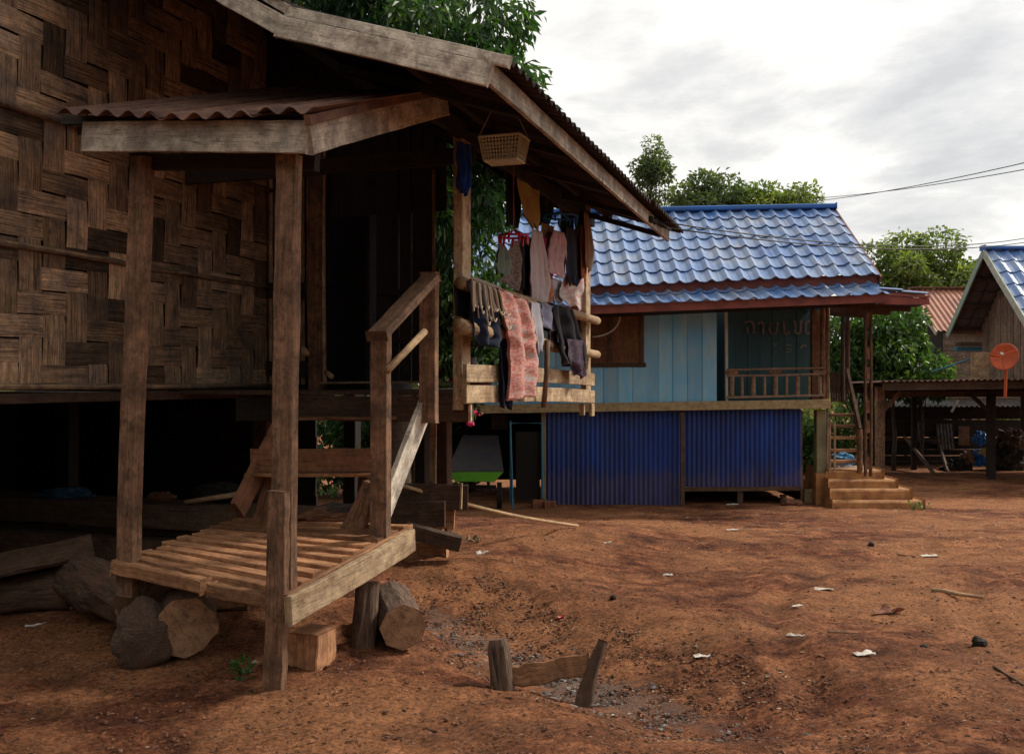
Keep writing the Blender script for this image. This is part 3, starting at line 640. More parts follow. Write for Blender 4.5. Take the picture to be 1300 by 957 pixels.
# ---------------------------------------------------------------- porch platform + stair (one thing)
SB = ground(*PD(360, 860, 5.2).xy)
PF = thing('porch_steps', 'plank porch platform with steps and slanting handrail under the small canopy', 'steps', Vector((-1.6, 6.2, SB)))
pp = lambda mb, n, m, **k: mb.build(n, M[m], PF, **k)
FLc, FRc = Vector(PU(160, 708, 4.85)), Vector(PU(372, 754, 4.68)); RRc, RLc = Vector(PV(527, 662, -2.72)), Vector(H(-4.3, 6.38, -1.00))
ns = 10
for k in range(ns):
    t = (k+.5)/ns; a = FLc.lerp(RLc, t); b = FRc.lerp(RRc, t); wd = (FRc-RRc).length/ns*0.78*random.uniform(.88, 1.06)
    a = a+(a-b).normalized()*random.uniform(-.03, .05); b = b+(b-a).normalized()*random.uniform(-.07, -.01)
    m_ = MB().beam(a-ZD*.03, b-ZD*.03, wd, 0.05*random.uniform(.9, 1.2), ZD, seg=9, jit=.07)
    pp(m_, 'platform_slat', 'wslat', bevel=.004)
a, b = FLc-UD*.045-ZD*.045+VD*-.03, FRc-UD*.03-ZD*.04-VD*.12
m_ = MB().beam(a, a.lerp(b, .60), .075, .08, ZD, seg=8, jit=.09); m_.beam(a.lerp(b, .64)-ZD*.01, b, .065, .075, ZD, seg=6, jit=.09); pp(m_, 'front_plank', 'wslat', bevel=.008)
a, b = PV(366, 776, -2.66), PV(524, 685, -2.66); m_ = MB().beam(a, b, 0.145, 0.035, VD, seg=12, jit=.04); pp(m_, 'side_beam', 'wtan', bevel=.003)
m_ = MB().beam(a-VD*.045+UD*.05+ZD*.02, b-VD*.045+ZD*.02, 0.10, 0.03, VD, seg=6); pp(m_, 'inner_side_beam', 'wslat', bevel=.003)
m_ = MB().beam(FLc-ZD*.13+VD*.1, RLc-ZD*.12+VD*.1, 0.10, 0.06, VD, seg=6); pp(m_, 'left_side_beam', 'wdark', bevel=.003)
m_ = MB().beam(FLc.lerp(RLc, .15)-ZD*.11, FRc.lerp(RRc, .12)-ZD*.11, 0.09, 0.06, UD, seg=6); pp(m_, 'cross_beam', 'wdark')
# doubled foot of the near post, to the ground
p0 = PU(344, 877, 4.60); p0.z = ground(p0.x, p0.y)-.06; p1 = PU(350, 624, 4.60)
m_ = MB().beam(p0+UD*.03, p1+UD*.03, 0.118, 0.06, UD, seg=12, jit=.06, w1=.105); pp(m_, 'foot_post', 'wpost', bevel=.004)
# newel, handrail
m_ = bu(5.70, 480.5, 421, 479.5, 694, 23, 0.075, seg=10); pp(m_, 'newel_post', 'wpost', bevel=.004)
a, b = PV(481, 427, -2.71), PV(545, 352, -2.71); 
m_ = MB().beam(a-UD*.03, b+UD*.03, 0.13, 0.055, VD.cross(b-a), seg=8); pp(m_, 'handrail', 'wpost', bevel=.006)
m_ = bu(6.42, 543, 345, 542, 537, 22, 0.07, seg=8); pp(m_, 'upper_post', 'wpost', bevel=.004)
a, b = PV(492, 470, -2.72), PV(539, 421, -2.72); m_ = MB().tube([a, b], 0.024, 10); pp(m_, 'lower_rail', 'pole', smooth=True)
a, b = PV(480, 666, -2.93), PV(547, 497, -2.86); m_ = MB().beam(a, b, 0.17, 0.04, VD, seg=8, jit=.04); pp(m_, 'stair_stringer', 'wgrey', bevel=.003)
a, b = PV(301, 648, -4.0), PV(352, 548, -4.0); m_ = MB().beam(a, b, 0.16, 0.04, VD, seg=8, jit=.05); pp(m_, 'stair_stringer', 'wred', bevel=.003)
# treads: tipped plank and its front edge
m_ = bu(6.10, 318, 585, 474, 584, 29, 0.035, seg=8); pp(m_, 'riser_board', 'wred', bevel=.003)
a, b = PU(312, 603, 6.05), PU(474, 603, 6.05); m_ = MB().beam(a+UD*.08, b+UD*.08, 0.20, 0.022, ZD, seg=8, jit=.1); pp(m_, 'tread', 'wslat', bevel=.003)
a, b = PU(352, 532, 6.72), PU(490, 531, 6.72); m_ = MB().beam(a+UD*.08, b+UD*.08, 0.20, 0.022, ZD, seg=8, jit=.1); pp(m_, 'tread', 'wslat', bevel=.003)
a, b = PU(350, 600, 6.2), PU(336, 668, 6.1); m_ = MB().beam(a, b, 0.13, 0.04, UD, seg=4, jit=.15, w1=.2); pp(m_, 'prop_board', 'wred')
a, b = PU(470, 612, 5.95), PU(448, 680, 5.95); m_ = MB().beam(a, b, 0.08, 0.05, UD, seg=4, jit=.2, w1=.17); pp(m_, 'prop_board', 'wpost')
a, b = PU(462, 605, 6.3), PU(460, 640, 6.3); m_ = MB().beam(a, b, 0.07, 0.04, UD, seg=2); pp(m_, 'prop_board', 'wdark')

def rock(mb, c, r, seedv, sq=(1, 1, 1), n1=20, n2=30, amp=.22, tint=.5, fr=2.2):
    pts = []; uv = []
    for i in range(n1+1):
        th = math.pi*i/n1
        for j in range(n2+1):
            ph = 2*math.pi*(j % n2)/n2; d = Vector((math.sin(th)*math.cos(ph), math.sin(th)*math.sin(ph), math.cos(th)))
            k = 1+amp*noise.fractal(d*fr*0.7+Vector((seedv*1.37, 0, 0)), .9, 2.1, 5)
            pts.append(Vector(c)+Vector((d.x*sq[0], d.y*sq[1], d.z*sq[2]))*r*k); uv.append((ph, th))
    mb.quadgrid(pts, n1+1, n2+1, uv, tint, flip=True); return mb
# wood scrap on the platform
pt = H(-3.55, 6.2, -0.985); mb = MB(); rock(mb, pt+ZD*.035, .13, 3, (1.3, .6, .3), amp=.5); tag(mb.build('driftwood_chunk', M['wred'], smooth=True), 'curved reddish wood offcut lying on the platform below the steps', 'wood scrap')

# ---------------------------------------------------------------- logs and blocks under the platform
def m_rings():
    m, nt, bs, out = newmat('log_end_rings'); tc = N(nt, 'ShaderNodeTexCoord'); mp = N(nt, 'ShaderNodeMapping'); mp.inputs['Location'].default_value = (-33, 0, 0); nt.links.new(tc.outputs['UV'], mp.inputs[0])
    n = nz(nt, mp.outputs[0], 6, 5, .6); ln = N(nt, 'ShaderNodeVectorMath', operation='LENGTH'); nt.links.new(mp.outputs[0], ln.inputs[0])
    ma = N(nt, 'ShaderNodeMath', operation='MULTIPLY_ADD'); nt.links.new(n, ma.inputs[0]); ma.inputs[1].default_value = .045; nt.links.new(ln.outputs['Value'], ma.inputs[2])
    mu = N(nt, 'ShaderNodeMath', operation='MULTIPLY'); nt.links.new(ma.outputs[0], mu.inputs[0]); mu.inputs[1].default_value = 420
    sn = N(nt, 'ShaderNodeMath', operation='SINE'); nt.links.new(mu.outputs[0], sn.inputs[0])
    ab = N(nt, 'ShaderNodeMapRange'); nt.links.new(sn.outputs[0], ab.inputs[0]); ab.inputs['From Min'].default_value = -1
    col = ramp(nt, nz(nt, mp.outputs[0], 9, 6, .7), [(.38, (0.40, 0.22, 0.115)), (.62, (0.22, 0.115, 0.06))])
    col = mixc(nt, .3, col, ramp(nt, ab.outputs[0], [(0, (.55,)*3), (1, (1.1,)*3)]), 'MULTIPLY')
    vo = ramp(nt, nz(nt, mapping(nt, mp.outputs[0], (14, 3, 1), (0, 0, .6)), 1, 4, .6, 2), [(0.48, (1,)*3), (0.5, (.25,)*3), (0.52, (1,)*3)]); col = mixc(nt, .8, col, vo, 'MULTIPLY')
    nt.links.new(col, bs.inputs['Base Color']); bs.inputs['Roughness'].default_value = .9; bump(nt, bs, nz(nt, mp.outputs[0], 60, 5, .7), .6, .006); return m
M['rings'] = m_rings()
def m_barkb():
    m, nt, bs, out = newmat('rough_bark'); tc = N(nt, 'ShaderNodeTexCoord'); uv = tc.outputs['UV']
    g = nz(nt, mapping(nt, uv, (4, 26, 1)), 1, 8, .75, 1.2); col = ramp(nt, g, [(.36, (.035, .02, .014)), (.5, (.12, .07, .045)), (.66, (.22, .135, .085))])
    col = mixc(nt, ramp(nt, nz(nt, tc.outputs['Object'], 5, 5, .6), [(.5, (0, 0, 0)), (.62, (.7,)*3)]), col, (.16, .075, .042))
    nt.links.new(col, bs.inputs['Base Color']); bs.inputs['Roughness'].default_value = .95; bump(nt, bs, g, 1.0, .02); return m
M['barkb'] = m_barkb()
def log(name, label, p0, p1, r0, r1=None, n=36, jit=.0, grp=None, cat='log', body='barkb', seg=14, oct_=False):
    r1 = r1 or r0; p0, p1 = Vector(p0), Vector(p1); mb = MB(); k = 8 if oct_ else n
    mb.tube([p0.lerp(p1, i/seg) for i in range(seg+1)], [(r0+(r1-r0)*i/seg) for i in range(seg+1)], k, cap=False, jit=.004, lump=.05 if oct_ else .22)
    o = mb.build(name, M[body], smooth=not oct_, bevel=.012 if oct_ else 0); tag(o, label, cat, grp); nv = k; V = [Vector(v) for v in mb.v]
    for ring, q, d in ((V[:nv], p0, (p0-p1)), (V[-nv:], p1, (p1-p0))):
        d = d.normalized(); e = MB(); e1 = d.orthogonal().normalized(); e2 = d.cross(e1); pts = [q+(v-q)*1.0+d*.003 for v in ring]
        if (pts[1]-pts[0]).cross(pts[2]-pts[1]).dot(d) < 0: pts.reverse()
        e.face(pts, [(33+(v-q).dot(e1), (v-q).dot(e2)) for v in pts]); e.build('cut_end', M['rings'], o)
    return o
GR = 'logs and blocks propping the porch platform'
def onp(px, py, z): # point at given height above eye-zero
    Y = (485-py)/F; Y = z/Y; return PD(px, py, Y)
def gp(px, Y, dz=0):
    x = (px-650)/F*Y; return Vector((x, Y, ground(x, Y)+dz))
log('cut_stump', 'eight-sided pale stump end beside the leaning log under the platform corner', gp(497, 6.55, .15), gp(512, 5.98, .16), .150, .142, oct_=True, grp=GR)
b_ = gp(459, 6.05, -.03); log('leaning_log', 'short upright log leaning under the side beam', b_, PV(466, 738, -2.80), .078, .068, grp=GR)
mb = MB(); a = gp(395, 5.75, -.02); mb.beam(a, a+ZD*.21, .20, .22, UD, seg=3, jit=.05); tag(mb.build('wedge_block', M['wslat'], bevel=.006), 'square-cut block under the side beam behind the foot post', 'wood block', GR)
log('thick_log', 'thick dark log running left out from beneath the platform corner', gp(95, 7.0, .20), gp(185, 6.1, .28), .17, .19, grp=GR, jit=.12)
mb = MB(); rock(mb, gp(180, 5.75, .16), .165, 11, (1.0, .9, 1.25), amp=.24); tag(mb.build('rough_block', M['barkb'], smooth=True), 'rough broken stump block under the left front corner of the platform', 'stump', GR)
log('round_log', 'round log end facing forward under the middle left of the platform', gp(238, 6.5, .20), gp(237, 5.75, .20), .165, .165, grp=GR)
log('far_log', 'long dark log on the ground at the left edge under the house', gp(-60, 6.9, .13), gp(92, 7.0, .13), .15, .15, jit=.1)
log('left_prop_log', 'thin pole end lying across beneath the platform', gp(266, 6.2, .16), gp(315, 6.1, .2), .012, .012, cat='stick')

# ---------------------------------------------------------------- timber stacks under the house
GT = 'sawn timbers stacked under the house'
def timber(v0, u0, v1, u1, zc_, w, h, label, m='wtimber', grp=GT, tilt=0.0, endpale=True):
    mb = MB().beam(H(v0, u0, zc_), H(v1, u1, zc_+tilt), h, w, UD, seg=8, jit=.04); mb.t[-1] = 1.6; mb.t[-2] = 1.6
    return tag(mb.build('timber_beam', M[m], bevel=.005), label, 'timber', grp)
zb = g0(-6, 7.4)
timber(-9.2, 7.35, -4.75, 7.35, zb+.30+.11, .20, .21, 'front timber of the top row of the stack under the house')
timber(-9.2, 7.30, -5.15, 7.30, zb+.11, .22, .21, 'front timber of the bottom row of the stack under the house')
timber(-9.2, 7.62, -4.35, 7.62, zb+.30+.11, .2, .2, 'second timber back in the top row of the under-house stack')
timber(-9.2, 7.62, -4.5, 7.62, zb+.10, .2, .2, 'second timber back in the bottom row of the under-house stack')
for k in range(9):
    v = -4.95+.105*k; mb = MB().beam(H(v, 7.5, zb+.10+random.uniform(-.02, .02)), H(v, 8.8, zb+.10), .10, .19, ZD, seg=3); 
    tag(mb.build('short_timber', M['wtimber'], bevel=.004), 'short timber standing end-on in the row behind the platform', 'timber', 'short timbers stacked end-on behind the platform')
for k in range(8):
    v = -4.85+.112*k; mb = MB().beam(H(v, 7.6, zb+.31), H(v, 8.8, zb+.31), .10, .17, ZD, seg=3)
    tag(mb.build('short_timber', M['wtimber'], bevel=.004), 'short timber lying in the upper end-on row behind the platform', 'timber', 'upper short timbers stacked end-on behind the platform')
mb = MB().tube([H(-5.5, 7.3, zb+.545), H(-5.05, 7.45, zb+.62)], .022, 8); tag(mb.build('bamboo_stick', M['pole'], smooth=True), 'pale split stick lying on top of the under-house stack', 'stick')
mb = MB(); rock(mb, H(-5.35, 7.6, zb+.60), .11, 5, (1.8, .8, .8), amp=.4); tag(mb.build('rag_bundle', M['black']), 'dark bundle on top of the timbers under the house', 'bundle')
mb = MB(); rock(mb, H(-5.9, 7.5, zb+.56), .07, 9, (1.8, .8, .6), amp=.4); tag(mb.build('wood_knot', M['wred']), 'reddish wood lump on the under-house stack left of the stick', 'wood scrap')
mb = MB(); rock(mb, H(-6.9, 7.4, zb+.56), .12, 2, (2.2, .8, .5), amp=.4); tag(mb.build('tarpaulin_bundle', plain('faded_tarp', (0.03, 0.08, 0.13), 0.6)), 'folded blue tarpaulin at the left end of the under-house stack', 'tarpaulin')
a, b = gp(-30, 6.7, .36), gp(118, 7.0, .42); mb = MB().beam(a, b, .26, .03, Vector((0, -.5, 1)), seg=6, jit=.1); tag(mb.build('tilted_plank', M['wdark']), 'tilted dark plank in front of the under-house stack at left edge', 'plank')
# right pile under the veranda
GP = 'offcut planks piled beside the porch steps'
def pl(x0, y0, x1, y1, Y, hp, t, label, m='wblack'):
    a, b = PD(x0, y0, Y), PD(x1, y1, Y+(.0)); mb = MB().beam(a, b, hp*Y/F, t, Vector((0, 1, 0)), seg=8, jit=.04)
    mb.t[-1] = 1.3; return tag(mb.build('offcut_plank', M[m], bevel=.004), label, 'plank', GP)
pl(470, 628, 594, 631, 8.85, 31, .09, 'tallest dark plank at the back of the pile beside the steps', 'wdark')
pl(470, 652, 565, 652, 8.6, 31, .10, 'thick dark beam in the middle of the pile beside the steps', 'wdark')
pl(540, 656, 577, 658, 8.9, 26, .09, 'short block tucked behind the thick beam of the pile', 'wslat')
pl(480, 669, 562, 667, 9.0, 30, .3, 'hidden pale block deep in the pile beside the steps', 'wslat')
pl(515, 672, 585, 690, 8.4, 18, .16, 'sloping plank with pale top edge at the front of the pile', 'wdark')
pl(480, 699, 568, 696, 8.75, 24, .35, 'brown bottom block of the pile beside the steps', 'wslat')
mb = MB().beam(PD(586, 613, 8.75), PD(585, 646, 8.75), .016, .02, UD, seg=3); tag(mb.build('thin_stick', M['wtan']), 'thin pale stick standing against the plank pile', 'stick')
# bamboo pole lying towards the yard
a = PD(497, 612, 8.4); b = gp(733, 11.9, .03); mb = MB().tube([a.lerp(b, k/8)-ZD*.05*math.sin(math.pi*k/8) for k in range(9)], [.018]*9, 8, jit=.06)
tag(mb.build('bamboo_pole', M['pole'], smooth=True), 'long thin bamboo pole slanting from the plank pile down to the yard', 'pole')

# broken fence pieces at the bottom
a = gp(640, 5.45, -.06); mb = MB().tube([a+Vector((-.004*k, .006*k, .32*k/9)) for k in range(10)], [.058]*9+[.045], 24, jit=.02, lump=.3)
tag(mb.build('post_stub', M['barkb'], smooth=False), 'rotten round post stub at the bottom of the yard', 'post stub')
a = gp(640, 5.55, .05); b = PD(750, 842, 5.5); mb = MB().beam(a, b, .075, .11, (b-a).cross(Vector((0, 1, -.3))), seg=10, jit=.16)
tag(mb.build('broken_rail', M['wslat'], bevel=.006), 'broken slanting rail next to the post stub', 'rail')
b = gp(735, 5.4, -.05); a = PD(764, 812, 5.5); mb = MB().beam(b, a, .095, .06, UD, seg=8, jit=.18, w1=.045); tag(mb.build('splintered_stake', M['wdark'], bevel=.005), 'dark splintered stake leaning at the end of the broken rail', 'stake')

# ---------------------------------------------------------------- laundry
GL = 'laundry hung along the veranda'
def drape(name, label, rows, v0, m, folds=3, amp=.03, back=0.0, seedk=1.0, cat='garment', grp=GL, nx=26, ny=22):
    mb = MB(); ph = random.random()*6.28; pts = []; uv = []
    R_ = len(rows)-1
    L = 0
    for i in range(ny+1):
        t = i/ny*R_; k = min(int(t), R_-1); f = t-k
        r = [rows[k][q]*(1-f)+rows[k+1][q]*f for q in range(4)]
        for j in range(nx+1):
            s = j/nx; wd = abs(r[2]-r[0]); x = r[0]+(r[2]-r[0])*s+(.09*wd*noise.noise(Vector((i*.22, ph, s*1.5)))); y = r[1]+(r[3]-r[1])*s
            env = 0.35+0.65*min(1, i/ny*1.6)
            o = amp*env*(math.sin(folds*2*math.pi*s+ph+0.8*math.sin(3*i/ny+ph))+.6*noise.noise(Vector((s*folds*2.2, i/ny*3, ph))))
            y2 = y+(i/ny)**3*5*noise.noise(Vector((s*3.5, 7, ph)))
            p = PV(x, y2, v0)+VD*o; pts.append(p); uv.append((s*.35, i/ny*.6))
    mb.quadgrid(pts, ny+1, nx+1, uv, .5)
    if back:   # the flap falling behind the rail
        pts = []; uv = []
        for i in range(9):
            for j in range(nx+1):
                s = j/nx; a = PV(rows[0][0]+(rows[0][2]-rows[0][0])*s, rows[0][1]+(rows[0][3]-rows[0][1])*s, v0)
                t = i/8; th = min(1, t*4)*math.pi*.5
                p = a-VD*(.11*min(1, t*4))+ZD*(.02*math.sin(min(1, t*4)*math.pi)-back*max(0, t-.2))+VD*(amp*.5*math.sin(folds*6.28*s+ph)*t)
                pts.append(p); uv.append((s*.35, .7+t*.3))
        mb.quadgrid(pts, 9, nx+1, uv, .5)
    o = mb.build(name, m, solid=.003, smooth=True); return tag(o, label, cat, grp)
C = {}
C['purpleblack'] = cloth('purple_black_cloth', (0.03, 0.018, 0.035), None, [(.10, .05, .09)], 25)
C['navy'] = cloth('navy_cloth', (0.012, 0.018, 0.045)); C['black'] = cloth('black_cloth', (0.014, 0.014, 0.018)); C['pinkpat'] = cloth('pink_print', (0.68, 0.36, 0.30), (0.76, 0.54, 0.47), [(0.62, 0.17, 0.14), (0.78, 0.68, 0.62), (0.52, 0.50, 0.48)], 95)
C['pale'] = cloth('pale_grey_cloth', (0.62, 0.62, 0.68)); C['lav'] = cloth('lavender_grey_cloth', (0.26, 0.26, 0.36), None, [(0.2, 0.2, 0.3)], 20)
C['yellow'] = cloth('mustard_towel', (0.46, 0.37, 0.12), (0.36, 0.28, 0.09), [(0.40, 0.25, 0.10)], 12); C['mauve'] = cloth('mauve_white_cloth', (0.70, 0.60, 0.61), (0.52, 0.42, 0.45), [(0.62, 0.52, 0.52)], 14)
C['pinklace'] = cloth('pink_lace', (0.74, 0.50, 0.52), (0.6, 0.28, 0.33), [(0.70, 0.50, 0.50)], 40); C['brownpat'] = cloth('brown_print', (0.16, 0.11, 0.09), None, [(0.30, 0.22, 0.18), (0.05, .04, .04)], 50)
C['greygreen'] = cloth('grey_green_cloth', (0.22, 0.26, 0.22)); C['orange'] = cloth('orange_cloth', (0.55, 0.20, 0.09), (0.42, 0.15, 0.08)); C['whitepat'] = cloth('white_floral', (0.76, 0.70, 0.67), None, [(0.6, 0.35, 0.33)], 22)
C['maroon'] = cloth('dark_red_cloth', (0.13, 0.04, 0.035)); C['teal'] = cloth('dark_teal_cloth', (0.02, 0.09, 0.085)); C['tan'] = cloth('tan_cloth', (0.36, 0.22, 0.13)); C['royal'] = cloth('royal_blue_rag', (0.012, 0.06, 0.32)); C['tealgreen'] = C['teal']
RVV = -2.60
drape('trousers', 'navy trousers over the top rail beneath the cream cords', [(594, 357, 640, 369), (594, 385, 641, 392), (596, 420, 640, 425), (600, 440, 639, 438)], RVV-.01, C['navy'], 2.5, .035, .3)
drape('sarong', 'long pink printed cloth hanging to the bottom of the veranda boards', [(634, 366, 674, 385), (638, 400, 679, 412), (643, 430, 681, 440), (645, 470, 682, 470), (645, 507, 680, 502)], RVV+.03, C['pinkpat'], 2.2, .04, .5, nx=44, ny=40)
drape('jeans', 'dark navy jeans leg hanging behind the pink cloth with its hem lowest', [(628, 367, 650, 376), (628, 410, 652, 415), (633, 470, 652, 470), (635, 516, 649, 518)], RVV-.03, C['navy'], 2, .03, .3)
drape('shirt', 'pale grey shirt hung right of the pink cloth', [(673, 383, 692, 387), (675, 405, 692, 408), (679, 430, 691, 428), (682, 450, 688, 445)], RVV, C['pale'], 1.6, .02, .3)
drape('shorts', 'lavender grey shorts between the pale shirt and black jacket', [(687, 384, 704, 389), (687, 400, 708, 404), (689, 414, 707, 420)], RVV+.01, C['lav'], 1.6, .02, .25)
jk = drape('jacket', 'black jacket over the top rail at the far end', [(702, 386, 728, 393), (703, 405, 734, 412), (704, 430, 739, 438), (707, 452, 741, 456), (714, 463, 738, 466)], RVV+.01, C['black'], 2.0, .055, .3)
drape('jacket_sleeve', 'dark sleeve-like cloth drooping lowest by the far post', [(720, 430, 740, 432), (722, 452, 741, 455), (728, 470, 744, 472), (733, 478, 742, 480)], RVV+.06, C['purpleblack'], 1.4, .03, 0)
# cream cords
mb = MB()
for k in range(34):
    x = 599+k*1.05; y0 = 356+k*.4; a = PV(x, y0, -2.60); dx = random.uniform(1, 3)+k*.42; dp = random.uniform(24, 54); pts = []
    for i in range(11):
        t = i/10; xx = x+dx*t; yy = y0-3*math.sin(math.pi*min(1, t*3))+dp*(math.sin(math.pi*t*.62))**1.2
        pts.append(PV(xx, yy, -2.58+.03*math.sin(k)))
    mb.tube(pts, .007, 6)
    mb.tube([PV(x, y0-2, -2.60), PV(x+1, y0-4, -2.67), PV(x+1, y0+14, -2.74)], .010, 6)
tag(mb.build('cord_bundle', cloth('cream_cord', (0.52, 0.42, 0.32)), smooth=True), 'hank of cream cords over the near end of the top rail', 'cord', GL)
drape('white_skirt', 'white cloth on the top rail between the pink cloth and pale shirt', [(668, 380, 682, 386), (670, 400, 682, 404), (671, 418, 680, 422)], RVV-.02, C['mauve'], 2, .02, .25)
drape('plum_shirt', 'plum coloured cloth low on the rail beside the lavender shorts', [(694, 388, 706, 392), (695, 425, 706, 428), (697, 442, 704, 444)], RVV-.03, C['purpleblack'], 2, .02, .25)
# hanging from the drying pole
HV = -2.78
drape('towel', 'mustard yellow towel hanging highest behind the blue-rag post', [(655, 205, 683, 222), (657, 240, 683, 245), (662, 272, 683, 280), (676, 288, 683, 293)], HV+.02, C['yellow'], 2, .02)
drape('skirt', 'brown printed cloth hanging from the red hanger', [(650.0, 305, 658.0, 306), (642.4, 330, 662.6, 335), (636.9, 360, 661.1, 370)], HV, C['brownpat'], 2, .02)
drape('small_top', 'little grey-green top pegged at the left of the red hanger', [(634.3, 308, 639.7, 309), (629.7, 322, 647.3, 328), (627.7, 348, 645.3, 350)], HV, C['greygreen'], 2, .02)
drape('dark_skirt', 'black cloth between the printed skirt and the mauve dress', [(660.1, 298, 674.9, 304), (657.7, 330, 675.3, 335), (660.2, 368, 673.8, 372)], HV-.02, C['black'], 2, .02)
drape('dress', 'long mauve white dress hanging in the middle of the washing', [(674.2, 290, 687.8, 294), (672.4, 325, 692.6, 332), (670.7, 355, 696.3, 362), (673.5, 384, 692.5, 388)], HV+.03, C['mauve'], 3, .025)
drape('camisole', 'magenta strip of cloth beside the mauve dress', [(689.3, 300, 694.7, 302), (687.6, 330, 698.4, 332), (691.8, 352, 701.2, 356)], HV, cloth('magenta_cloth', (0.42, 0.05, 0.14)), 2, .02)
drape('lace_top', 'pale pink lace top hanging from the blue hanger', [(703.1, 292, 717.9, 296), (696.9, 315, 721.1, 320), (695.2, 345, 716.8, 352)], HV+.05, C['pinklace'], 3, .02)
drape('salmon_cloth', 'salmon strip hanging below the pink lace top', [(693.0, 350, 701.0, 352), (694.0, 370, 702.0, 372), (693.0, 385, 701.0, 387)], HV, C['orange'], 1, .01)
drape('uniform', 'dark navy shirt hanging from the blue hanger', [(717.7, 288, 735.3, 292), (714.7, 315, 740.3, 320), (717.0, 345, 740.0, 347), (721.6, 362, 732.4, 364)], HV+.04, C['navy'], 2, .02)
drape('floral_top', 'white floral blouse hanging low beneath the navy shirt', [(726.4, 338, 738.6, 340), (711.3, 360, 739.7, 362), (707.3, 376, 743.7, 380), (718.9, 388, 743.1, 396)], HV+.0, C['whitepat'], 2, .02)
drape('orange_scarf', 'orange scarf hanging just left of the far post', [(736.3, 285, 741.7, 286), (736.0, 320, 744.0, 322), (737.1, 350, 743.9, 362)], HV+.06, C['orange'], 2, .012)
drape('tan_scarf', 'tan scarf hanging over the far post', [(741.3, 268, 746.7, 272), (741.4, 310, 753.6, 316), (742.0, 340, 750.0, 345)], HV+.10, C['tan'], 2, .012)
drape('maroon_shirt', 'dark red shirt hanging high above the blue hanger', [(699.5, 232, 734.5, 248), (704.0, 255, 735.0, 266), (709.0, 268, 732.0, 280)], HV-.05, C['maroon'], 2, .03)
drape('teal_shirt', 'dark teal shirt hanging high beside the far post', [(726.2, 246, 747.8, 254), (728.5, 275, 747.5, 283), (731.4, 295, 743.6, 303)], HV+.02, C['teal'], 2, .02)
drape('dark_coat', 'black coat in the shade between the yellow towel and dark red shirt', [(680.7, 222, 706.3, 232), (681.2, 250, 702.8, 256), (683.4, 285, 695.6, 288)], HV-.08, C['black'], 2, .02)
drape('wet_sheet', 'dark sheet hanging left of the yellow towel', [(638.4, 205, 658.6, 212), (639.5, 240, 658.5, 244), (641.9, 285, 658.1, 290)], HV-.06, C['black'], 2, .02)
drape('striped_shirt', 'dull beige shirt hanging between the mauve dress and pink lace top', [(688, 282, 703, 288), (686, 310, 703, 316), (688, 335, 700, 340)], HV-.04, C['tan'], 2, .025)
drape('white_vest', 'small white vest low between the salmon strip and floral blouse', [(700, 352, 712, 356), (699, 370, 714, 375), (702, 384, 712, 387)], HV-.03, C['pale'], 2, .02)
drape('navy_pants', 'navy cloth hanging in the shade left of the mauve dress', [(668, 300, 680, 304), (667, 335, 680, 340), (668, 376, 678, 380)], HV-.05, C['navy'], 2, .025)
drape('teal_blouse', 'dark teal blouse hanging behind the blue hanger', [(712, 262, 726, 268), (710, 285, 727, 292), (713, 300, 724, 305)], HV-.08, C['teal'], 2, .025)
drape('blue_rag', 'royal blue rag tied round the near veranda post', [(577, 178, 600, 185), (579, 205, 600, 208), (581, 230, 595, 236), (584, 238, 589, 248)], -2.66, C['royal'], 2.5, .03, 0, cat='rag', grp=None)
def ring_hanger(px, py, Y, r, col, label, hooktop):
    c = PD(px, py, Y); t = thing('round_hanger', label, 'hanger', c-ZD*.02, GL+' on round hangers')
    mb = MB(); mb.tube([c+Vector((math.cos(a)*r, math.sin(a)*r, 0)) for a in [k*math.pi/12 for k in range(25)]], .010, 8, cap=False); mb.build('ring', M[col], t, smooth=True)
    mb = MB()
    for k in range(3): a = k*math.pi/3; mb.tube([c+Vector((math.cos(a)*r, math.sin(a)*r, 0)), c+ZD*.05, c-Vector((math.cos(a)*r, math.sin(a)*r, 0))], .005, 6)
    mb.tube([c+ZD*.05, c+ZD*hooktop], .004, 6); mb.build('spokes', M[col], t)
    for k in range(9):
        a = k*2*math.pi/9+.2; p = c+Vector((math.cos(a)*r, math.sin(a)*r, 0)); mb = MB(); mb.beam(p+ZD*.01, p-ZD*.07, .022, .012, UD, seg=2, w1=.012); mb.build('peg', M[col], t)
ring_hanger(652, 300, 8.3, .122, 'redpl', 'red round peg hanger hanging left of the yellow towel', .6)
ring_hanger(711, 275, 9.7, .17, 'bluepl', 'blue round peg hanger hanging in the middle of the washing', .4)

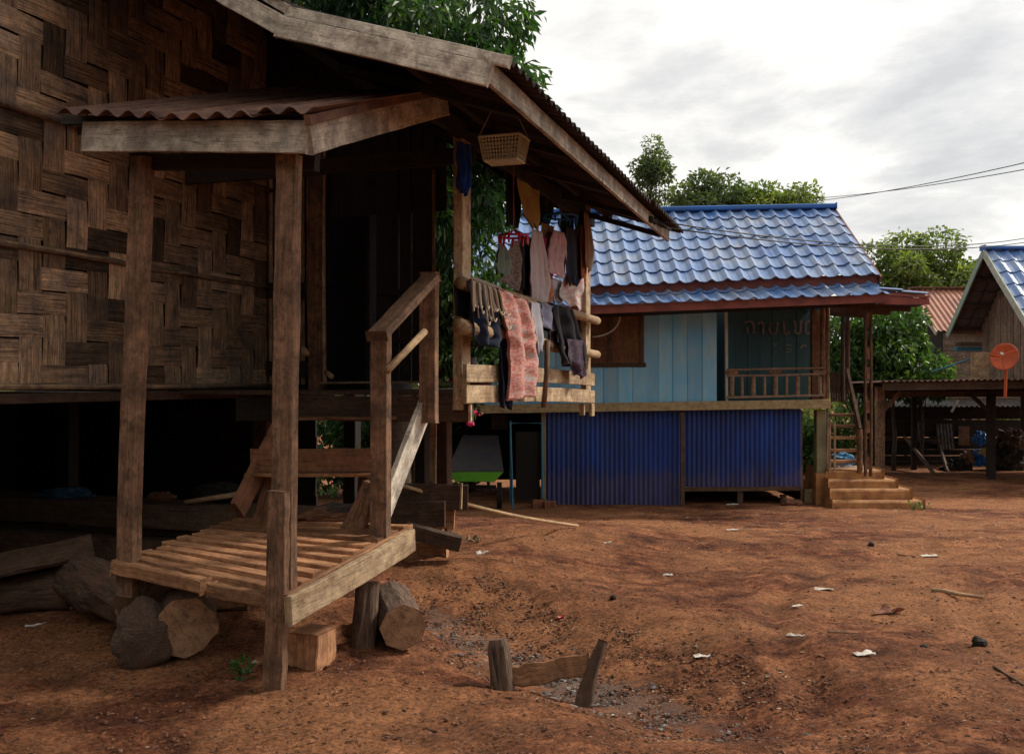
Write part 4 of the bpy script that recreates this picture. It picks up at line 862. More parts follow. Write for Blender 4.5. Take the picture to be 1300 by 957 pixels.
# basket hanging under the eave
def basket():
    c = PV(640, 191, -2.3); t = thing('plastic_basket', 'cream perforated plastic basket hanging under the eave', 'basket', c-ZD*.1)
    hw, hd, h = .15, .11, .16; mb = MB()
    def pt(s, z):  # perimeter param 0..4
        k = .80+.20*(z/h); a, f = int(s) % 4, s % 1; cs = [(-hw, -hd), (hw, -hd), (hw, hd), (-hw, hd)]; p, q = cs[a], cs[(a+1) % 4]
        return c+VD*((p[0]+(q[0]-p[0])*f)*k)+UD*((p[1]+(q[1]-p[1])*f)*k)+ZD*(z-h/2)
    for z, r_ in ((0, .007), (h*.2, .004), (h*.36, .004), (h*.52, .004), (h*.68, .004), (h*.84, .004), (h, .010)):
        mb.tube([pt(i/3, z) for i in range(13)], r_, 6, cap=False, tint=.5)
    mb.build('rim_bands', M['basket'], t)
    mb = MB()
    for i in range(48):
        s = i/12; mb.beam(pt(s, 0), pt(s, h), .009, .004, UD, seg=1, jit=0, tint=.5)
    mb.build('slats', M['basket'], t)
    mb = MB(); mb.face([pt(0, .002), pt(1, .002), pt(2, .002), pt(3, .002)]); mb.build('base', M['basket'], t, solid=.004)
    mb = MB(); mb.tube([pt(0.0, h), c+ZD*.45], .004, 6); mb.tube([pt(2.0, h), c+ZD*.45], .004, 6); mb.build('cord', M['rope'], t)
    b = MB(); q = c+VD*.03-ZD*.075; b.lathe(q, [(0, .035), (.10, .035), (.13, .02), (.15, .02)], 12); tag(b.build('bottle', M['basket'], smooth=True), 'pale bottle standing inside the hanging basket', 'bottle')
basket()
# small things by the near post on the floor
b = MB(); q = H(-3.25, 8.4, -.065); b.lathe(q, [(0, .16), (.02, .17), (.09, .20), (.10, .205)], 20); tag(b.build('basin', M['redpl'], smooth=True), 'red plastic basin on the veranda floor', 'basin')
b = MB(); q = H(-3.42, 8.9, -.065); b.lathe(q, [(0, .06), (.22, .06), (.27, .03), (.30, .03)], 14); tag(b.build('jug', M['whitepl'], smooth=True), 'white jug standing behind the red basin', 'jug')

# ---------------------------------------------------------------- BLUE HOUSE
BG = ground(3, 17.5)
BH = thing('blue_house', 'raised blue plank house with blue tiled roof and open balcony', 'house', Vector((2.5, 19.3, BG)))
bp = lambda mb, n, m, parent=BH, **k: mb.build(n, M[m], parent, **k)
YD = Vector((0, 1, 0)); XD = Vector((1, 0, 0))
def bx(x0, y0, x1, y1, Y, wp, t, mb=None, **k):
    mb = mb or MB(); a, b = PD(x0, y0, Y), PD(x1, y1, Y); return mb.beam(a+YD*(t/2), b+YD*(t/2), wp*Y/F, t, YD, **k)
def lin(x, xa, ya, xb, yb): return ya+(yb-ya)*(x-xa)/(xb-xa)
def prof(s, per):
    f = (s/per) % 1.0; return math.exp(-((f-.5)/.17)**2)
def tiles(c00, c10, c11, c01, per, amp, ncourse, mat, parent, name='roof_tiles', under='asb'):
    """c00,c10 eave ends; c01,c11 ridge ends"""
    mb = MB(); c00, c10, c11, c01 = map(Vector, (c00, c10, c11, c01)); L = (c10-c00).length; nrm = (c10-c00).cross(c01-c00).normalized()
    if nrm.z < 0: nrm = -nrm
    ncol = int(round(L/per)); n = ncol*8
    for r in range(ncourse):
        t0, t1 = r/ncourse, (r+1.12)/ncourse; t1 = min(t1, 1.0)
        for c in range(ncol):
            tint = min(1, max(0, random.gauss(.5, .25))); pts = []; uv = []; jt = random.uniform(-.004, .004)
            for i in range(9):
                s = (c+i/8)/ncol
                for t in (t0, (t0+t1)/2, t1):
                    up = (t1-t)/(t1-t0)*.028+.004
                    a = c00.lerp(c10, s).lerp(c01.lerp(c11, s), t)
                    pts.append(a+nrm*(amp*prof(s*L, L/ncol)+up+jt)); uv.append((s*L, t))
            mb.quadgrid(pts, 9, 3, uv, tint)
    o = mb.build(name, mat, parent, solid=.012, smooth=False)
    return o
YU, YR = 16.6, 18.97
XL, XRr = -1.6, 6.12
pxl = lambda X, Y: 650+X/Y*F
def rp(X, Y, xa, ya, xb, yb):
    px = pxl(X, Y); return PD(px, lin(px, xa, ya, xb, yb), Y)
eL, eR = rp(XL, YU, 750, 366, 1116, 351), rp(XRr, YU, 750, 366, 1116, 351)
rL, rR = rp(XL, YR, 850, 270, 1056, 266), rp(XRr, YR, 850, 270, 1056, 266)
tiles(eL, eR, rR, rL, .262, .055, 7, M['tile'], BH)
bk = 2*(YR-YU)
bL, bR = eL+YD*bk, eR+YD*bk
tiles(bR, bL, rL, rR, .262, .055, 7, M['tile'], BH, 'rear_roof_tiles')
m_ = MB().beam(rL+ZD*.055, rR+ZD*.055+XD*.03, .26, .09, ZD, seg=14, jit=.03); M['ridge'] = plain('blue_ridge_tile', (0.03, 0.13, 0.42), 0.4, scale=3, c2=(0.05, 0.12, 0.30))
bp(m_, 'ridge_cap', 'ridge', bevel=.02)
# lower skirt roof
YL0, YL1 = 16.30, 16.86
aL, aR = rp(XL-.05, YL0, 750, 390, 1122, 376), rp(6.18, YL0, 750, 390, 1122, 376)
dL, dR = rp(XL-.05, YL1, 750, 370, 1110, 355), rp(6.05, YL1, 750, 370, 1110, 355)
tiles(aL, aR, dR, dL, .262, .05, 2, M['tile'], BH, 'skirt_roof')
m_ = MB().beam(aL-ZD*.045+YD*.06, aR-ZD*.03+YD*.06, .14, .03, YD, seg=10, jit=.01); bp(m_, 'lower_fascia', 'red')
m_ = MB().beam(eL-ZD*.04+YD*.07, eR-ZD*.025+YD*.07, .16, .03, YD, seg=10, jit=.01); bp(m_, 'upper_fascia', 'red')
m_ = MB().beam(aL-ZD*.10+YD*.6, aR-ZD*.06+YD*.6, .8, .02, ZD+YD*.05, seg=4, jit=0); bp(m_, 'soffit', 'wblack')
# gable boards right
m_ = MB().beam(eR-ZD*.06+XD*.02, rR-ZD*.04+XD*.02, .14, .03, XD, seg=4); bp(m_, 'rake_board', 'red')
m_ = MB().beam(bR-ZD*.06+XD*.02, rR-ZD*.04+XD*.02, .14, .03, XD, seg=4); bp(m_, 'rake_board', 'red')
gw = MB(); X_ = 5.55; gw.face([Vector((X_, 17.45, 1.3+EYE)), Vector((X_, YR, 3.1+EYE)), Vector((X_, 20.6, 1.3+EYE))]); bp(gw, 'gable_wall', 'bboard', solid=.03)
YW = 17.45
# front boards
mb = MB()
for k in range(20):
    px = 566+k*18.6
    if px > 918: break
    bx(px, lin(px, 757, 392, 1120, 382), px, 515 if True else 0, YW+.012*(k % 2), 18.2, .02, mb, seg=4, jit=.01)
bp(mb, 'front_wall', 'bboard', bevel=.003)
mb = MB()
for k in range(8):
    px = 692+k*18.6
    if px < 820: bx(px+9, 466, px+9, 513, YW-.03-.006*(k % 2), 18.2, .02, mb, seg=3, jit=.01)
bp(mb, 'lower_boards', 'bboard', bevel=.003)
m_ = bx(922, 395, 923, 512, YW-.05, 3, .09); bp(m_, 'corner_trim', 'whitetrim')
# window
mb = MB(); bx(712, 432, 712, 432.1, YW, 1, .01, mb) if False else None
wf = MB()
bx(736, 397, 736, 466, YW-.06, 5, .05, wf); bx(815, 397, 815, 466, YW-.06, 5, .05, wf); bx(734, 464, 820, 463, YW-.065, 5, .06, wf); bx(734, 399, 818, 397, YW-.055, 4, .045, wf); bx(775, 400, 775, 463, YW-.058, 6, .045, wf)
wfo = bp(wf, 'window_frame', 'wdark', bevel=.003)
M['shutter'] = wood('shutter_wood', (0.20, 0.095, 0.045), .5, .5)
m_ = bx(755, 401, 755, 462, YW-.045, 34, .02); m_.build('shutter', M['shutter'], wfo)
m_ = bx(795, 401, 795, 462, YW-.045, 36, .02); m_.build('shutter', M['shutter'], wfo)
# floor beam
m_ = bx(540, 520.5, 1055, 512.5, 17.28, 11, .12, seg=14, jit=.02); bp(m_, 'floor_beam', 'wyellow', bevel=.004)
m_ = MB().beam(Vector((XL+.2, 19.2, EYE-.45)), Vector((5.6, 19.2, EYE-.43)), 3.6, .05, ZD, seg=2, jit=0); bp(m_, 'floor', 'wblack')
# inner walls
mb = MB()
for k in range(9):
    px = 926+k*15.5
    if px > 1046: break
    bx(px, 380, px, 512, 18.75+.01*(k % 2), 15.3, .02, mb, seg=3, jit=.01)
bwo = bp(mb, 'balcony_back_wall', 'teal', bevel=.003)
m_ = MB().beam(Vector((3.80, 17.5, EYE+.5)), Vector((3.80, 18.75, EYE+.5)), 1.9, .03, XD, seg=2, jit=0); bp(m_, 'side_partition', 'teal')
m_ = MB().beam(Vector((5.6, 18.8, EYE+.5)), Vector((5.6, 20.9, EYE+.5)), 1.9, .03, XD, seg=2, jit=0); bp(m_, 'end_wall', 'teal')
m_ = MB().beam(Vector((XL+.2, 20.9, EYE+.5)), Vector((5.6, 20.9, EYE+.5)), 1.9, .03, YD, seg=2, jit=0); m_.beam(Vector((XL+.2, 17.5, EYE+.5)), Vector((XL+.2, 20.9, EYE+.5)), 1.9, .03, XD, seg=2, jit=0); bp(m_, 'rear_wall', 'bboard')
# letters (faded, painted/cut on the back wall)
def stroke(mb, pts, wpx, Y=18.70):
    for a, b in zip(pts[:-1], pts[1:]):
        A_, B_ = PD(*a, Y), PD(*b, Y); mb.beam(A_, B_, wpx*Y/F, .006, YD, seg=1, jit=0, tint=.5)
lt = [[[(946, 410), (950, 407.5), (955, 409), (957, 413), (957, 423)], [(949, 415), (949, 423)]],
      [[(962, 411), (966, 408.5), (969, 411), (969, 424)]],
      [[(977, 410), (979, 413), (977, 417), (978, 422), (982, 424), (986, 422), (987.5, 409)]],
      [[(995, 407), (996, 423), (1001, 424), (1002, 420)]],
      [[(1008, 407), (1010, 410), (1010, 423), (1016.5, 423), (1017, 407)]],
      [[(1029, 408), (1024, 408), (1023, 412), (1023, 423), (1029, 423)]]]
for g in lt:
    mb = MB()
    for s_ in g: stroke(mb, s_, 2.6)
    mb.build('letter', M['letter'], bwo)
mb = MB(); stroke(mb, [(982, 436), (984, 439), (986, 436)], 1.6); stroke(mb, [(984, 446), (986, 448)], 2); stroke(mb, [(998, 438), (1005, 438)], 1.3); stroke(mb, [(998, 443), (1005, 443)], 1.3); stroke(mb, [(998, 447), (1005, 446)], 1.3); stroke(mb, [(1016, 442), (1020, 438), (1024, 439)], 2); mo = mb.build('chalk_marks', M['letter'], bwo); mo['kind'] = 'stuff'
m_ = bx(1036, 390, 1036, 508, 18.2, 11, .1); bp(m_, 'inner_column', 'shutter', bevel=.004)
def turned(px, y0, y1, Y, r, name='turned_post', m='wpost', knobs=5, parent=BH):
    a, b = PD(px, y1, Y), PD(px, y0, Y); L = (b-a).length; pr = []
    n = 44
    for i in range(n+1):
        t = i/n; k = 1.0
        kk = (t*knobs) % 1.0
        k = .72+.38*abs(math.sin(math.pi*(t*knobs)))**.6
        if kk < .12 or kk > .88: k = 1.0
        pr.append((t*L, r*k))
    mb = MB().lathe(a, pr, 10); return mb.build(name, M[m], parent, smooth=True)
turned(1044.5, 388, 512, 17.5, .045, knobs=4); turned(1050, 388, 512, 17.55, .045, knobs=4)
# balcony rail
rl = MB(); bx(924, 469.5, 1048, 467, 17.36, 2.6, .06, rl, seg=6); bx(924, 477, 1048, 474.5, 17.37, 2.6, .05, rl, seg=6); bx(924, 504.5, 1048, 501.5, 17.36, 2.8, .06, rl, seg=6)
M['wbal'] = wood('baluster_wood', (0.30, 0.20, 0.135), .5, .5)
rlo = bp(rl, 'balcony_rail', 'wbal', bevel=.003)
for k, px in enumerate((929, 942, 956, 970.5, 984.5, 998.5, 1012.5, 1027, 1040)):
    turned(px, 477.5, 502.5, 17.40, .042 if k % 2 == 0 else .026, 'baluster', 'wbal', 3, rlo)
for px in (929, 984.5, 1041): m_ = bx(px, 472, px, 472.1, 17.4, 14, .03); m_ = bx(px-8, 473, px+8, 473, 17.38, 5, .03); m_.build('rail_block', M['wpost'], rlo)
# posts below
def bpost(px, Y, ytop, w, m, name='house_post'):
    a = PD(px, ytop, Y); g = ground(a.x, a.y)-.05; mb = MB().beam(Vector((a.x, a.y, g)), a, w, w, YD, seg=6, jit=.03); return bp(mb, name, m, bevel=.006)
bpost(690, 17.5, 523, .085, 'concpost'); bpost(866, 17.32, 523, .07, 'wdark'); bpost(1041, 17.6, 520, .17, 'concpost'); bpost(556, 17.5, 524, .14, 'concpost'); bpost(560, 20.6, 510, .14, 'concpost'); bpost(1000, 20.7, 510, .14, 'concpost')
m_ = MB(); a = PD(1041, 600, 17.58); m_.beam(Vector((a.x, a.y, ground(a.x, a.y)-.05)), a, .20, .20, YD, seg=4, jit=.03); bp(m_, 'post_plinth', 'concrete')
# blue tin
def tinpanel(px0, px1, y0, y1, Y, nm):
    a0, a1 = PD(px0, y0, Y), PD(px1, y0, Y); zt = a0.z; zb = PD(px0, y1, Y).z
    mb = corr(lambda s, t, h: Vector((s, Y+h, t)), a0.x, a1.x, zt, zb, .085, .012, 5, sheet=.8, jig=.006); return bp(mb, nm, 'bluetin', solid=.002)
tinpanel(693, 863, 521, 643, 17.5, 'tin_panel'); tinpanel(869, 1015, 519, 618, 17.5, 'tin_panel')
m_ = bx(868, 621, 1016, 620, 17.44, 5, .05); bp(m_, 'panel_sill', 'wpost'); m_ = bx(1017, 522, 1018, 634, 17.5, 3, .04); bp(m_, 'panel_post', 'wpost')
m_ = bx(940, 623, 940, 641, 17.5, 7, .08); bp(m_, 'panel_foot', 'stump'); m_ = bx(995, 628, 995, 641, 17.6, 7, .08); bp(m_, 'panel_foot', 'stump')
m_ = MB().beam(Vector((.9, 20.9, EYE-1.3)), Vector((5.2, 20.9, EYE-1.3)), 1.7, .03, YD, seg=2, jit=0); m_.beam(Vector((-1.4, 20.95, EYE-1.3)), Vector((.9, 20.95, EYE-1.3)), 1.5, .03, YD, seg=2, jit=0); bp(m_, 'undercroft_dark_backing', 'wblack')  # dark wall added at the back to keep the undercroft dark
m_ = MB().beam(Vector((.62, 17.6, EYE-1.3)), Vector((.62, 20.8, EYE-1.3)), 1.6, .03, XD, seg=2, jit=0); bp(m_, 'under_side_wall', 'wblack'); m_ = MB().beam(Vector((5.12, 17.6, EYE-1.3)), Vector((5.12, 20.8, EYE-1.3)), 1.6, .03, XD, seg=2, jit=0); bp(m_, 'under_side_wall', 'wblack')
m_ = MB()
for k in range(10): bx(625+k*2.1, 527, 625+k*2.1, 545, 18.8, 2.0, .01, m_, seg=1)
bp(m_, 'slat_screen', 'wdark')
# side porch roof right
pa, pb, pc_, pd_ = PD(1117, 374, 16.4), PD(1181, 375, 16.4), PD(1181, 375, 16.4)+YD*3.2, PD(1117, 374, 16.4)+YD*3.2
pa.z += .10; pd_.z += .10
tiles(pb, pc_, pd_, pa, .262, .03, 2, M['tile'], BH, 'porch_roof')
m_ = bx(1117, 381, 1180, 383, 16.44, 11, .03, w1=.10); bp(m_, 'porch_fascia', 'red')
m_ = bx(1120, 373, 1180, 377, 16.42, 3, .03); bp(m_, 'porch_fascia', 'red')
m_ = MB().beam(Vector((pb.x-.05, 16.45, pb.z-.08)), Vector((pb.x-.05, 19.6, pb.z-.08)), .13, .03, XD); bp(m_, 'porch_fascia', 'red')
for y in (17.0, 17.9, 18.8): m_ = MB().beam(Vector((5.6, y, EYE+1.32)), Vector((6.8, y, EYE+1.25)), .1, .05, YD); bp(m_, 'porch_rafter', 'wdark')
# porch posts (double plank with spacer blocks)
mb = MB(); a = PD(1102, 394, 17.15); zf = EYE-1.62
for dx in (-.045, .045): mb.beam(Vector((a.x+dx, a.y, zf)), Vector((a.x+dx, a.y, a.z)), .035, .08, YD, seg=8)
for t in (.08, .3, .42, .62, .74, .95): z = zf+(a.z-zf)*t; mb.beam(Vector((a.x, a.y+.002, z-.11)), Vector((a.x, a.y+.002, z+.11)), .055, .06, YD, seg=1)
bp(mb, 'porch_post', 'wpost', bevel=.003)
turned(1070, 402, 510, 18.6, .04, 'porch_post', 'wdark', 4); turned(1076, 402, 500, 18.3, .04, 'porch_post', 'wdark', 4); turned(1091.5, 545, 600, 17.5, .045, 'newel_post', 'wpost', 3)
# landing fence of short pickets
mb = MB()
for k in range(7): bx(1056+k*3.1, 474+random.uniform(-2, 2), 1056+k*3.1, 510, 18.7, 2.4, .02, mb, seg=2)
bx(1054, 492, 1078, 492, 18.72, 2, .03, mb); bp(mb, 'landing_pickets', 'wdark')
# wooden stair (a thing)
ST = thing('ladder_stair', 'steep open wooden stair climbing from the concrete steps to the blue house', 'stair', PD(1070, 600, 17.9))
for k, y in enumerate((586, 572, 556, 541, 527)):
    t = k/4; Y = 17.6+.8*t; m_ = MB().beam(PD(1052+2*t, y, Y)+YD*.1, PD(1091-3*t, y, Y)+YD*.1, .2, .05, ZD, seg=3); m_.build('tread', M['wslat'], ST, bevel=.003)
m_ = MB().beam(PD(1093, 598, 17.5), PD(1086, 512, 18.5), .14, .035, XD, seg=4); m_.build('stringer', M['wpost'], ST); m_ = MB().beam(PD(1050, 598, 17.5), PD(1051, 512, 18.5), .10, .03, XD, seg=4); m_.build('stringer', M['wpost'], ST)
m_ = MB().beam(PD(1092, 545, 17.5), PD(1075, 468, 18.3), .08, .05, XD, seg=4); m_.build('handrail', M['wpost'], ST)
m_ = MB(); bx(1054, 535, 1054, 598, 17.42, 2.4, .03, m_); bx(1060, 535, 1060, 598, 17.44, 2.4, .03, m_); m_.build('gate_slats', M['wtan'], ST)
# concrete steps
CS = thing('concrete_steps', 'earth-stained concrete steps widening to the right below the blue house', 'steps', Vector((6, 17.3, BG)))
for k, (x0, x1, yt, yb, Y) in enumerate(((1056, 1174, 636, 656, 16.85), (1053, 1158, 621, 640, 17.08), (1051, 1140, 609, 625, 17.3), (1048, 1122, 597, 612, 17.5))):
    a, b = PD(x0, yt, Y), PD(x1, yt, Y); zb = PD(x0, yb, Y).z-.03; dep = 18.6+.0*k-Y
    mb = MB().beam(Vector((a.x, Y+dep/2, (a.z+zb)/2)), Vector((b.x, Y+dep/2, (a.z+zb)/2)), a.z-zb-.003*k, dep, YD, seg=10, jit=.004); mb.build('step', M['concrete'], CS, bevel=.03)
# things around the blue house
def blk(px, Y, w, d, h, name, label, cat, m, rot=0):
    p = gp(px, Y, -.02); r_ = R(rot); dx = Vector((math.cos(r_), math.sin(r_), 0)); mb = MB().beam(p-dx*w/2+ZD*h/2, p+dx*w/2+ZD*h/2, h, d, Vector((-dx.y, dx.x, 0)), seg=4, jit=.06); return tag(mb.build(name, M[m], bevel=.012), label, cat)
blk(683, 17.1, .20, .18, .15, 'clay_block', 'red clay block on the ground by the left blue tin panel', 'block', 'brick', 8); blk(699, 17.0, .16, .18, .13, 'clay_block', 'smaller red clay block touching the left blue tin panel', 'block', 'brick', -10)
blk(1025, 17.9, .18, .2, .24, 'yellow_block', 'dusty yellow block behind the corner post of the blue house', 'block', 'wyellow')
for i, (px, s) in enumerate(((1000, .10), (1012, .08))):
    mb = MB(); rock(mb, gp(px, 17.25, s*.5), s, i*3+1, (1.3, 1, .7), amp=.3); tag(mb.build('field_stone', M['clod']), ['larger', 'smaller'][i]+' rounded stone under the right end of the blue tin', 'stone')
mb = MB(); rock(mb, PD(1068, 584, 18.3), .26, 4, (1.0, .6, .5), amp=.35); tag(mb.build('blue_sack', plain('blue_sack', (0.05, 0.22, 0.42), .6)), 'blue sack behind the open wooden stair', 'sack')
mb = MB(); rock(mb, PD(1067, 597, 18.2), .28, 6, (1.1, .6, .5), amp=.3); tag(mb.build('grey_sack', plain('grey_sack', (0.22, 0.19, 0.19), .8)), 'grey sack lying under the blue one behind the stair', 'sack')
# hanging wire loop beside window
mb = MB(); mb.tube([PD(787-5*t-30*t*t, 402+26*math.sin(t*1.45)**.9, 16.9) for t in [k/12 for k in range(13)]], .014, 6); tag(mb.build('hose_loop', M['rope'], smooth=True), 'pale hose curving down from the blue house eave to the window', 'hose')

# blue pipe frame and green-lipped cart under the left bay
fr = MB(); a, b, c, d = PD(651, 641, 16.7), PD(648, 537, 16.7), PD(688, 537, 17.2), PD(689, 636, 17.2); a.z = ground(a.x, a.y); d.z = ground(d.x, d.y)
fr.tube([a, b, c, d], .016, 8); e = b+YD*1.0; fr.tube([Vector((e.x, e.y, ground(e.x, e.y))), e, b], .014, 8); tag(fr.build('pipe_frame', M['bluepipe']), 'thin blue pipe frame standing left of the blue tin wall', 'frame')
sh = MB().beam(PD(670, 548, 17.55), PD(670, 634, 17.55), .42, .03, YD, seg=5); tag(sh.build('black_sheet', M['black']), 'black sheet hung inside the blue pipe frame', 'sheet')
CT = thing('hand_cart', 'dark farm cart with bright green front lip under the blue house', 'cart', gp(603, 16.9))
l0 = PD(567, 599, 16.2); l1 = PD(639, 599, 16.2); mb = MB(); t0, t1 = PD(578, 611, 16.2), PD(628, 611, 16.2)
mb.face([l0, l1, t1, t0]); mb.build('green_lip', M['green'], CT, solid=.03)
mb = MB(); q0, q1 = PD(588, 553, 17.6), PD(632, 553, 17.6); mb.face([l0+ZD*.004, l1+ZD*.004, q1, q0]); mb.face([l0+ZD*.0, q0, q0-ZD*.3, t0+YD*.1]); mb.face([l1, t1+YD*.1, q1-ZD*.3, q1]); mb.face([t0+YD*.02, t1+YD*.02, q1-ZD*.3, q0-ZD*.3]); mb.build('bed', plain('grimy_bed', (0.06, 0.045, 0.04), .6, c2=(0.03, 0.035, 0.05)), CT, solid=.02)
for px in (572, 634):
    c = PD(px, 622, 16.9); c.z = ground(c.x, c.y)+.22; mb = MB(); mb.tube([c-XD*.04, c+XD*.04], .22, 22); wo = mb.build('wheel', M['black'], CT); mb = MB(); mb.tube([c-XD*.05, c+XD*.05], .10, 14); mb.build('hub', M['wdark'], wo)
mb = MB().beam(PD(576, 618, 16.6), PD(630, 618, 16.6), .06, .06, YD); mb.beam(PD(590, 618, 16.6), PD(590, 570, 17.3), .05, .05, YD); mb.beam(PD(620, 618, 16.6), PD(620, 570, 17.3), .05, .05, YD); mb.build('chassis', M['black'], CT)
# pink flowers under the veranda edge
fb = PV(603, 510, -2.74); FP = thing('hanging_flowers', 'two hot pink flower heads hanging under the near end of the veranda boards', 'flowers', fb)
mb = MB(); tops = [PV(601, 523, -2.70), PV(607, 525, -2.74), PV(597, 538, -2.66)]
for t in tops: mb.tube([fb, fb.lerp(t, .6)+XD*.01, t], [.005, .004, .003], 6)
mb.build('stems', M['leaf_c'], FP)
for t in tops: mb = MB(); rock(mb, t, .022, t.x*9, (1.5, 1, .7), 6, 9, .8); mb.build('flower', M['pink'], FP)
leafobj('leaves', leaves([tuple(fb-ZD*.05)], [(.05, .04, .05)], 26, .05, .02, .3, 61, .1), M['leaf_c'], FP)

# ---------------------------------------------------------------- foliage
def tree(name, label, base, crown_c, crown_r, ncl, clr, nleaf, L, W, mat, seed, trunk_r=.12, droop=.4, group=None, cat='tree', flat=.7, shell=.55):
    t = thing(name, label, cat, base, group); rnd = random.Random(seed); cs = []; rs = []
    cc = Vector(crown_c); cr = Vector(crown_r)
    for k in range(ncl):
        d = Vector((rnd.gauss(0, 1), rnd.gauss(0, 1), rnd.gauss(0, 1))).normalized(); q = rnd.random()**.45
        cs.append(tuple(cc+Vector((d.x*cr.x, d.y*cr.y, d.z*cr.z))*q)); s = clr*rnd.uniform(.6, 1.35); rs.append((s, s, s*flat))
    leafobj('crown', leaves(cs, rs, nleaf, L, W, droop, seed, shell), mat, t)
    mb = MB(); top = cc-Vector((0, 0, cr.z*.2)); base = Vector(base)
    pts = [base.lerp(top, k/6)+Vector((rnd.uniform(-1, 1), rnd.uniform(-1, 1), 0))*trunk_r*.8*(k > 0) for k in range(7)]
    mb.tube(pts, [trunk_r*(1.25-.13*k) for k in range(7)], 9, jit=.08)
    for c in cs[:min(len(cs), 22)]:
        st = pts[rnd.choice((3, 4, 5, 6))]; c = Vector(c); md = st.lerp(c, .5)+Vector((rnd.uniform(-.15, .15), 0, rnd.uniform(0, .25)))
        mb.tube([st, md, c], [trunk_r*.35, trunk_r*.22, trunk_r*.08], 6)
    mb.build('trunk', M['bark'], t, smooth=True); return t
def tr(name, label, px, py, Y, rx, ry, **k):
    """crown centre at a photo point and distance, radii in metres"""
    c = PD(px, py, Y); return tree(name, label, Vector((c.x, c.y, ground(c.x, c.y)-.1)), c, (rx, rx*.8, ry), **k)
tr('fruit_tree', 'big dark-leaved fruit tree rising behind the stilt house roof', 505, 160, 14.5, 1.95, 3.3, ncl=88, clr=.60, nleaf=30000, L=.19, W=.065, mat=M['leaf_a'], seed=3, trunk_r=.2, droop=.9)
tr('garden_bush', 'dark leafy bush behind the veranda at the blue house corner', 560, 420, 15.4, .75, 1.3, ncl=26, clr=.4, nleaf=6000, L=.16, W=.06, mat=M['leaf_a'], seed=5, trunk_r=.06, droop=.7, cat='bush')
tr('sparse_tree', 'tall sparse grey-green tree between the roof tip and blue roof', 826, 222, 30, .55, .95, ncl=26, clr=.30, nleaf=2600, L=.13, W=.07, mat=M['leaf_d'], seed=8, trunk_r=.06)
tr('background_tree', 'low grey-green tree just left of the sparse tree', 802, 262, 31, .6, .6, ncl=12, clr=.35, nleaf=1800, L=.13, W=.07, mat=M['leaf_d'], seed=9, trunk_r=.06)
GTR = 'trees rising behind the blue roof'
tr('background_tree', 'rounded dark tree over the left half of the blue ridge', 900, 268, 31, 1.15, 1.05, ncl=26, clr=.5, nleaf=8000, L=.16, W=.09, mat=M['leaf_d'], seed=12, group=GTR)
tr('background_tree', 'rounded olive tree over the right half of the blue ridge', 990, 275, 31, 1.3, 1.1, ncl=26, clr=.5, nleaf=8000, L=.16, W=.09, mat=M['leaf_b'], seed=13, group=GTR)
tr('background_tree', 'narrow tree filling behind the middle of the blue ridge', 942, 282, 34, 1.2, .95, ncl=16, clr=.5, nleaf=4000, L=.16, W=.09, mat=M['leaf_d'], seed=14, group=GTR)
GT2 = 'yellow-green trees behind the rusty roof'
tr('background_tree', 'tallest yellow-green tree peaking above the rusty roof', 1185, 385, 38, 2.0, 2.6, ncl=44, clr=.75, nleaf=14000, L=.20, W=.12, mat=M['leaf_b'], seed=21, group=GT2)
tr('background_tree', 'lower yellow-green tree left of the tallest one beside the blue roof end', 1128, 372, 37, 1.5, 1.9, ncl=30, clr=.65, nleaf=9000, L=.20, W=.12, mat=M['leaf_b'], seed=22, group=GT2)
tr('background_tree', 'yellow-green tree against the left side of the gabled blue roof', 1232, 395, 40, 1.7, 2.2, ncl=26, clr=.7, nleaf=8000, L=.20, W=.12, mat=M['leaf_b'], seed=23, group=GT2)
GB = 'fresh green bushes behind the open stair'
tr('green_bush', 'tallest fresh green bush just right of the slotted porch post', 1135, 450, 25.5, 1.0, 1.15, ncl=30, clr=.42, nleaf=7000, L=.16, W=.085, mat=M['leaf_c'], seed=31, trunk_r=.05, group=GB, cat='bush')
tr('green_bush', 'fresh green bush seen between the porch posts', 1083, 450, 26, 1.0, 1.2, ncl=28, clr=.45, nleaf=7000, L=.16, W=.085, mat=M['leaf_c'], seed=32, trunk_r=.05, group=GB, cat='bush')
tr('green_bush', 'darker bush in shade beneath the rusty roof gable', 1170, 470, 27, .8, .8, ncl=20, clr=.42, nleaf=4500, L=.16, W=.085, mat=M['leaf_a'], seed=33, trunk_r=.05, group=GB, cat='bush')
tr('green_bush', 'low bush showing under the blue house at its right end', 1030, 570, 25, 1.2, .9, ncl=20, clr=.45, nleaf=5000, L=.16, W=.085, mat=M['leaf_c'], seed=34, trunk_r=.05, group=GB, cat='bush')
tr('green_bush', 'bush behind the carport above its low back wall', 1150, 520, 31, 1.9, .7, ncl=24, clr=.5, nleaf=5000, L=.18, W=.09, mat=M['leaf_c'], seed=35, trunk_r=.05, group=GB, cat='bush')
GN = 'undergrowth bushes seen beneath the stilt house floor'
tr('undergrowth_bush', 'dark bush seen between the stair treads', 440, 560, 19, 1.4, 1.1, ncl=24, clr=.5, nleaf=5000, L=.17, W=.07, mat=M['leaf_a'], seed=41, trunk_r=.05, group=GN, cat='bush')
tr('undergrowth_bush', 'dark bush seen just right of the stair stringer', 520, 570, 20.5, 1.2, 1.1, ncl=24, clr=.5, nleaf=5000, L=.17, W=.07, mat=M['leaf_a'], seed=42, trunk_r=.05, group=GN, cat='bush')
0 and tr('undergrowth_bush', 'dark bush deep behind the under-house timbers at left', 250, 560, 22, 3.5, 1.6, ncl=30, clr=.8, nleaf=6000, L=.2, W=.09, mat=M['leaf_a'], seed=43, trunk_r=.05, group=GN, cat='bush')
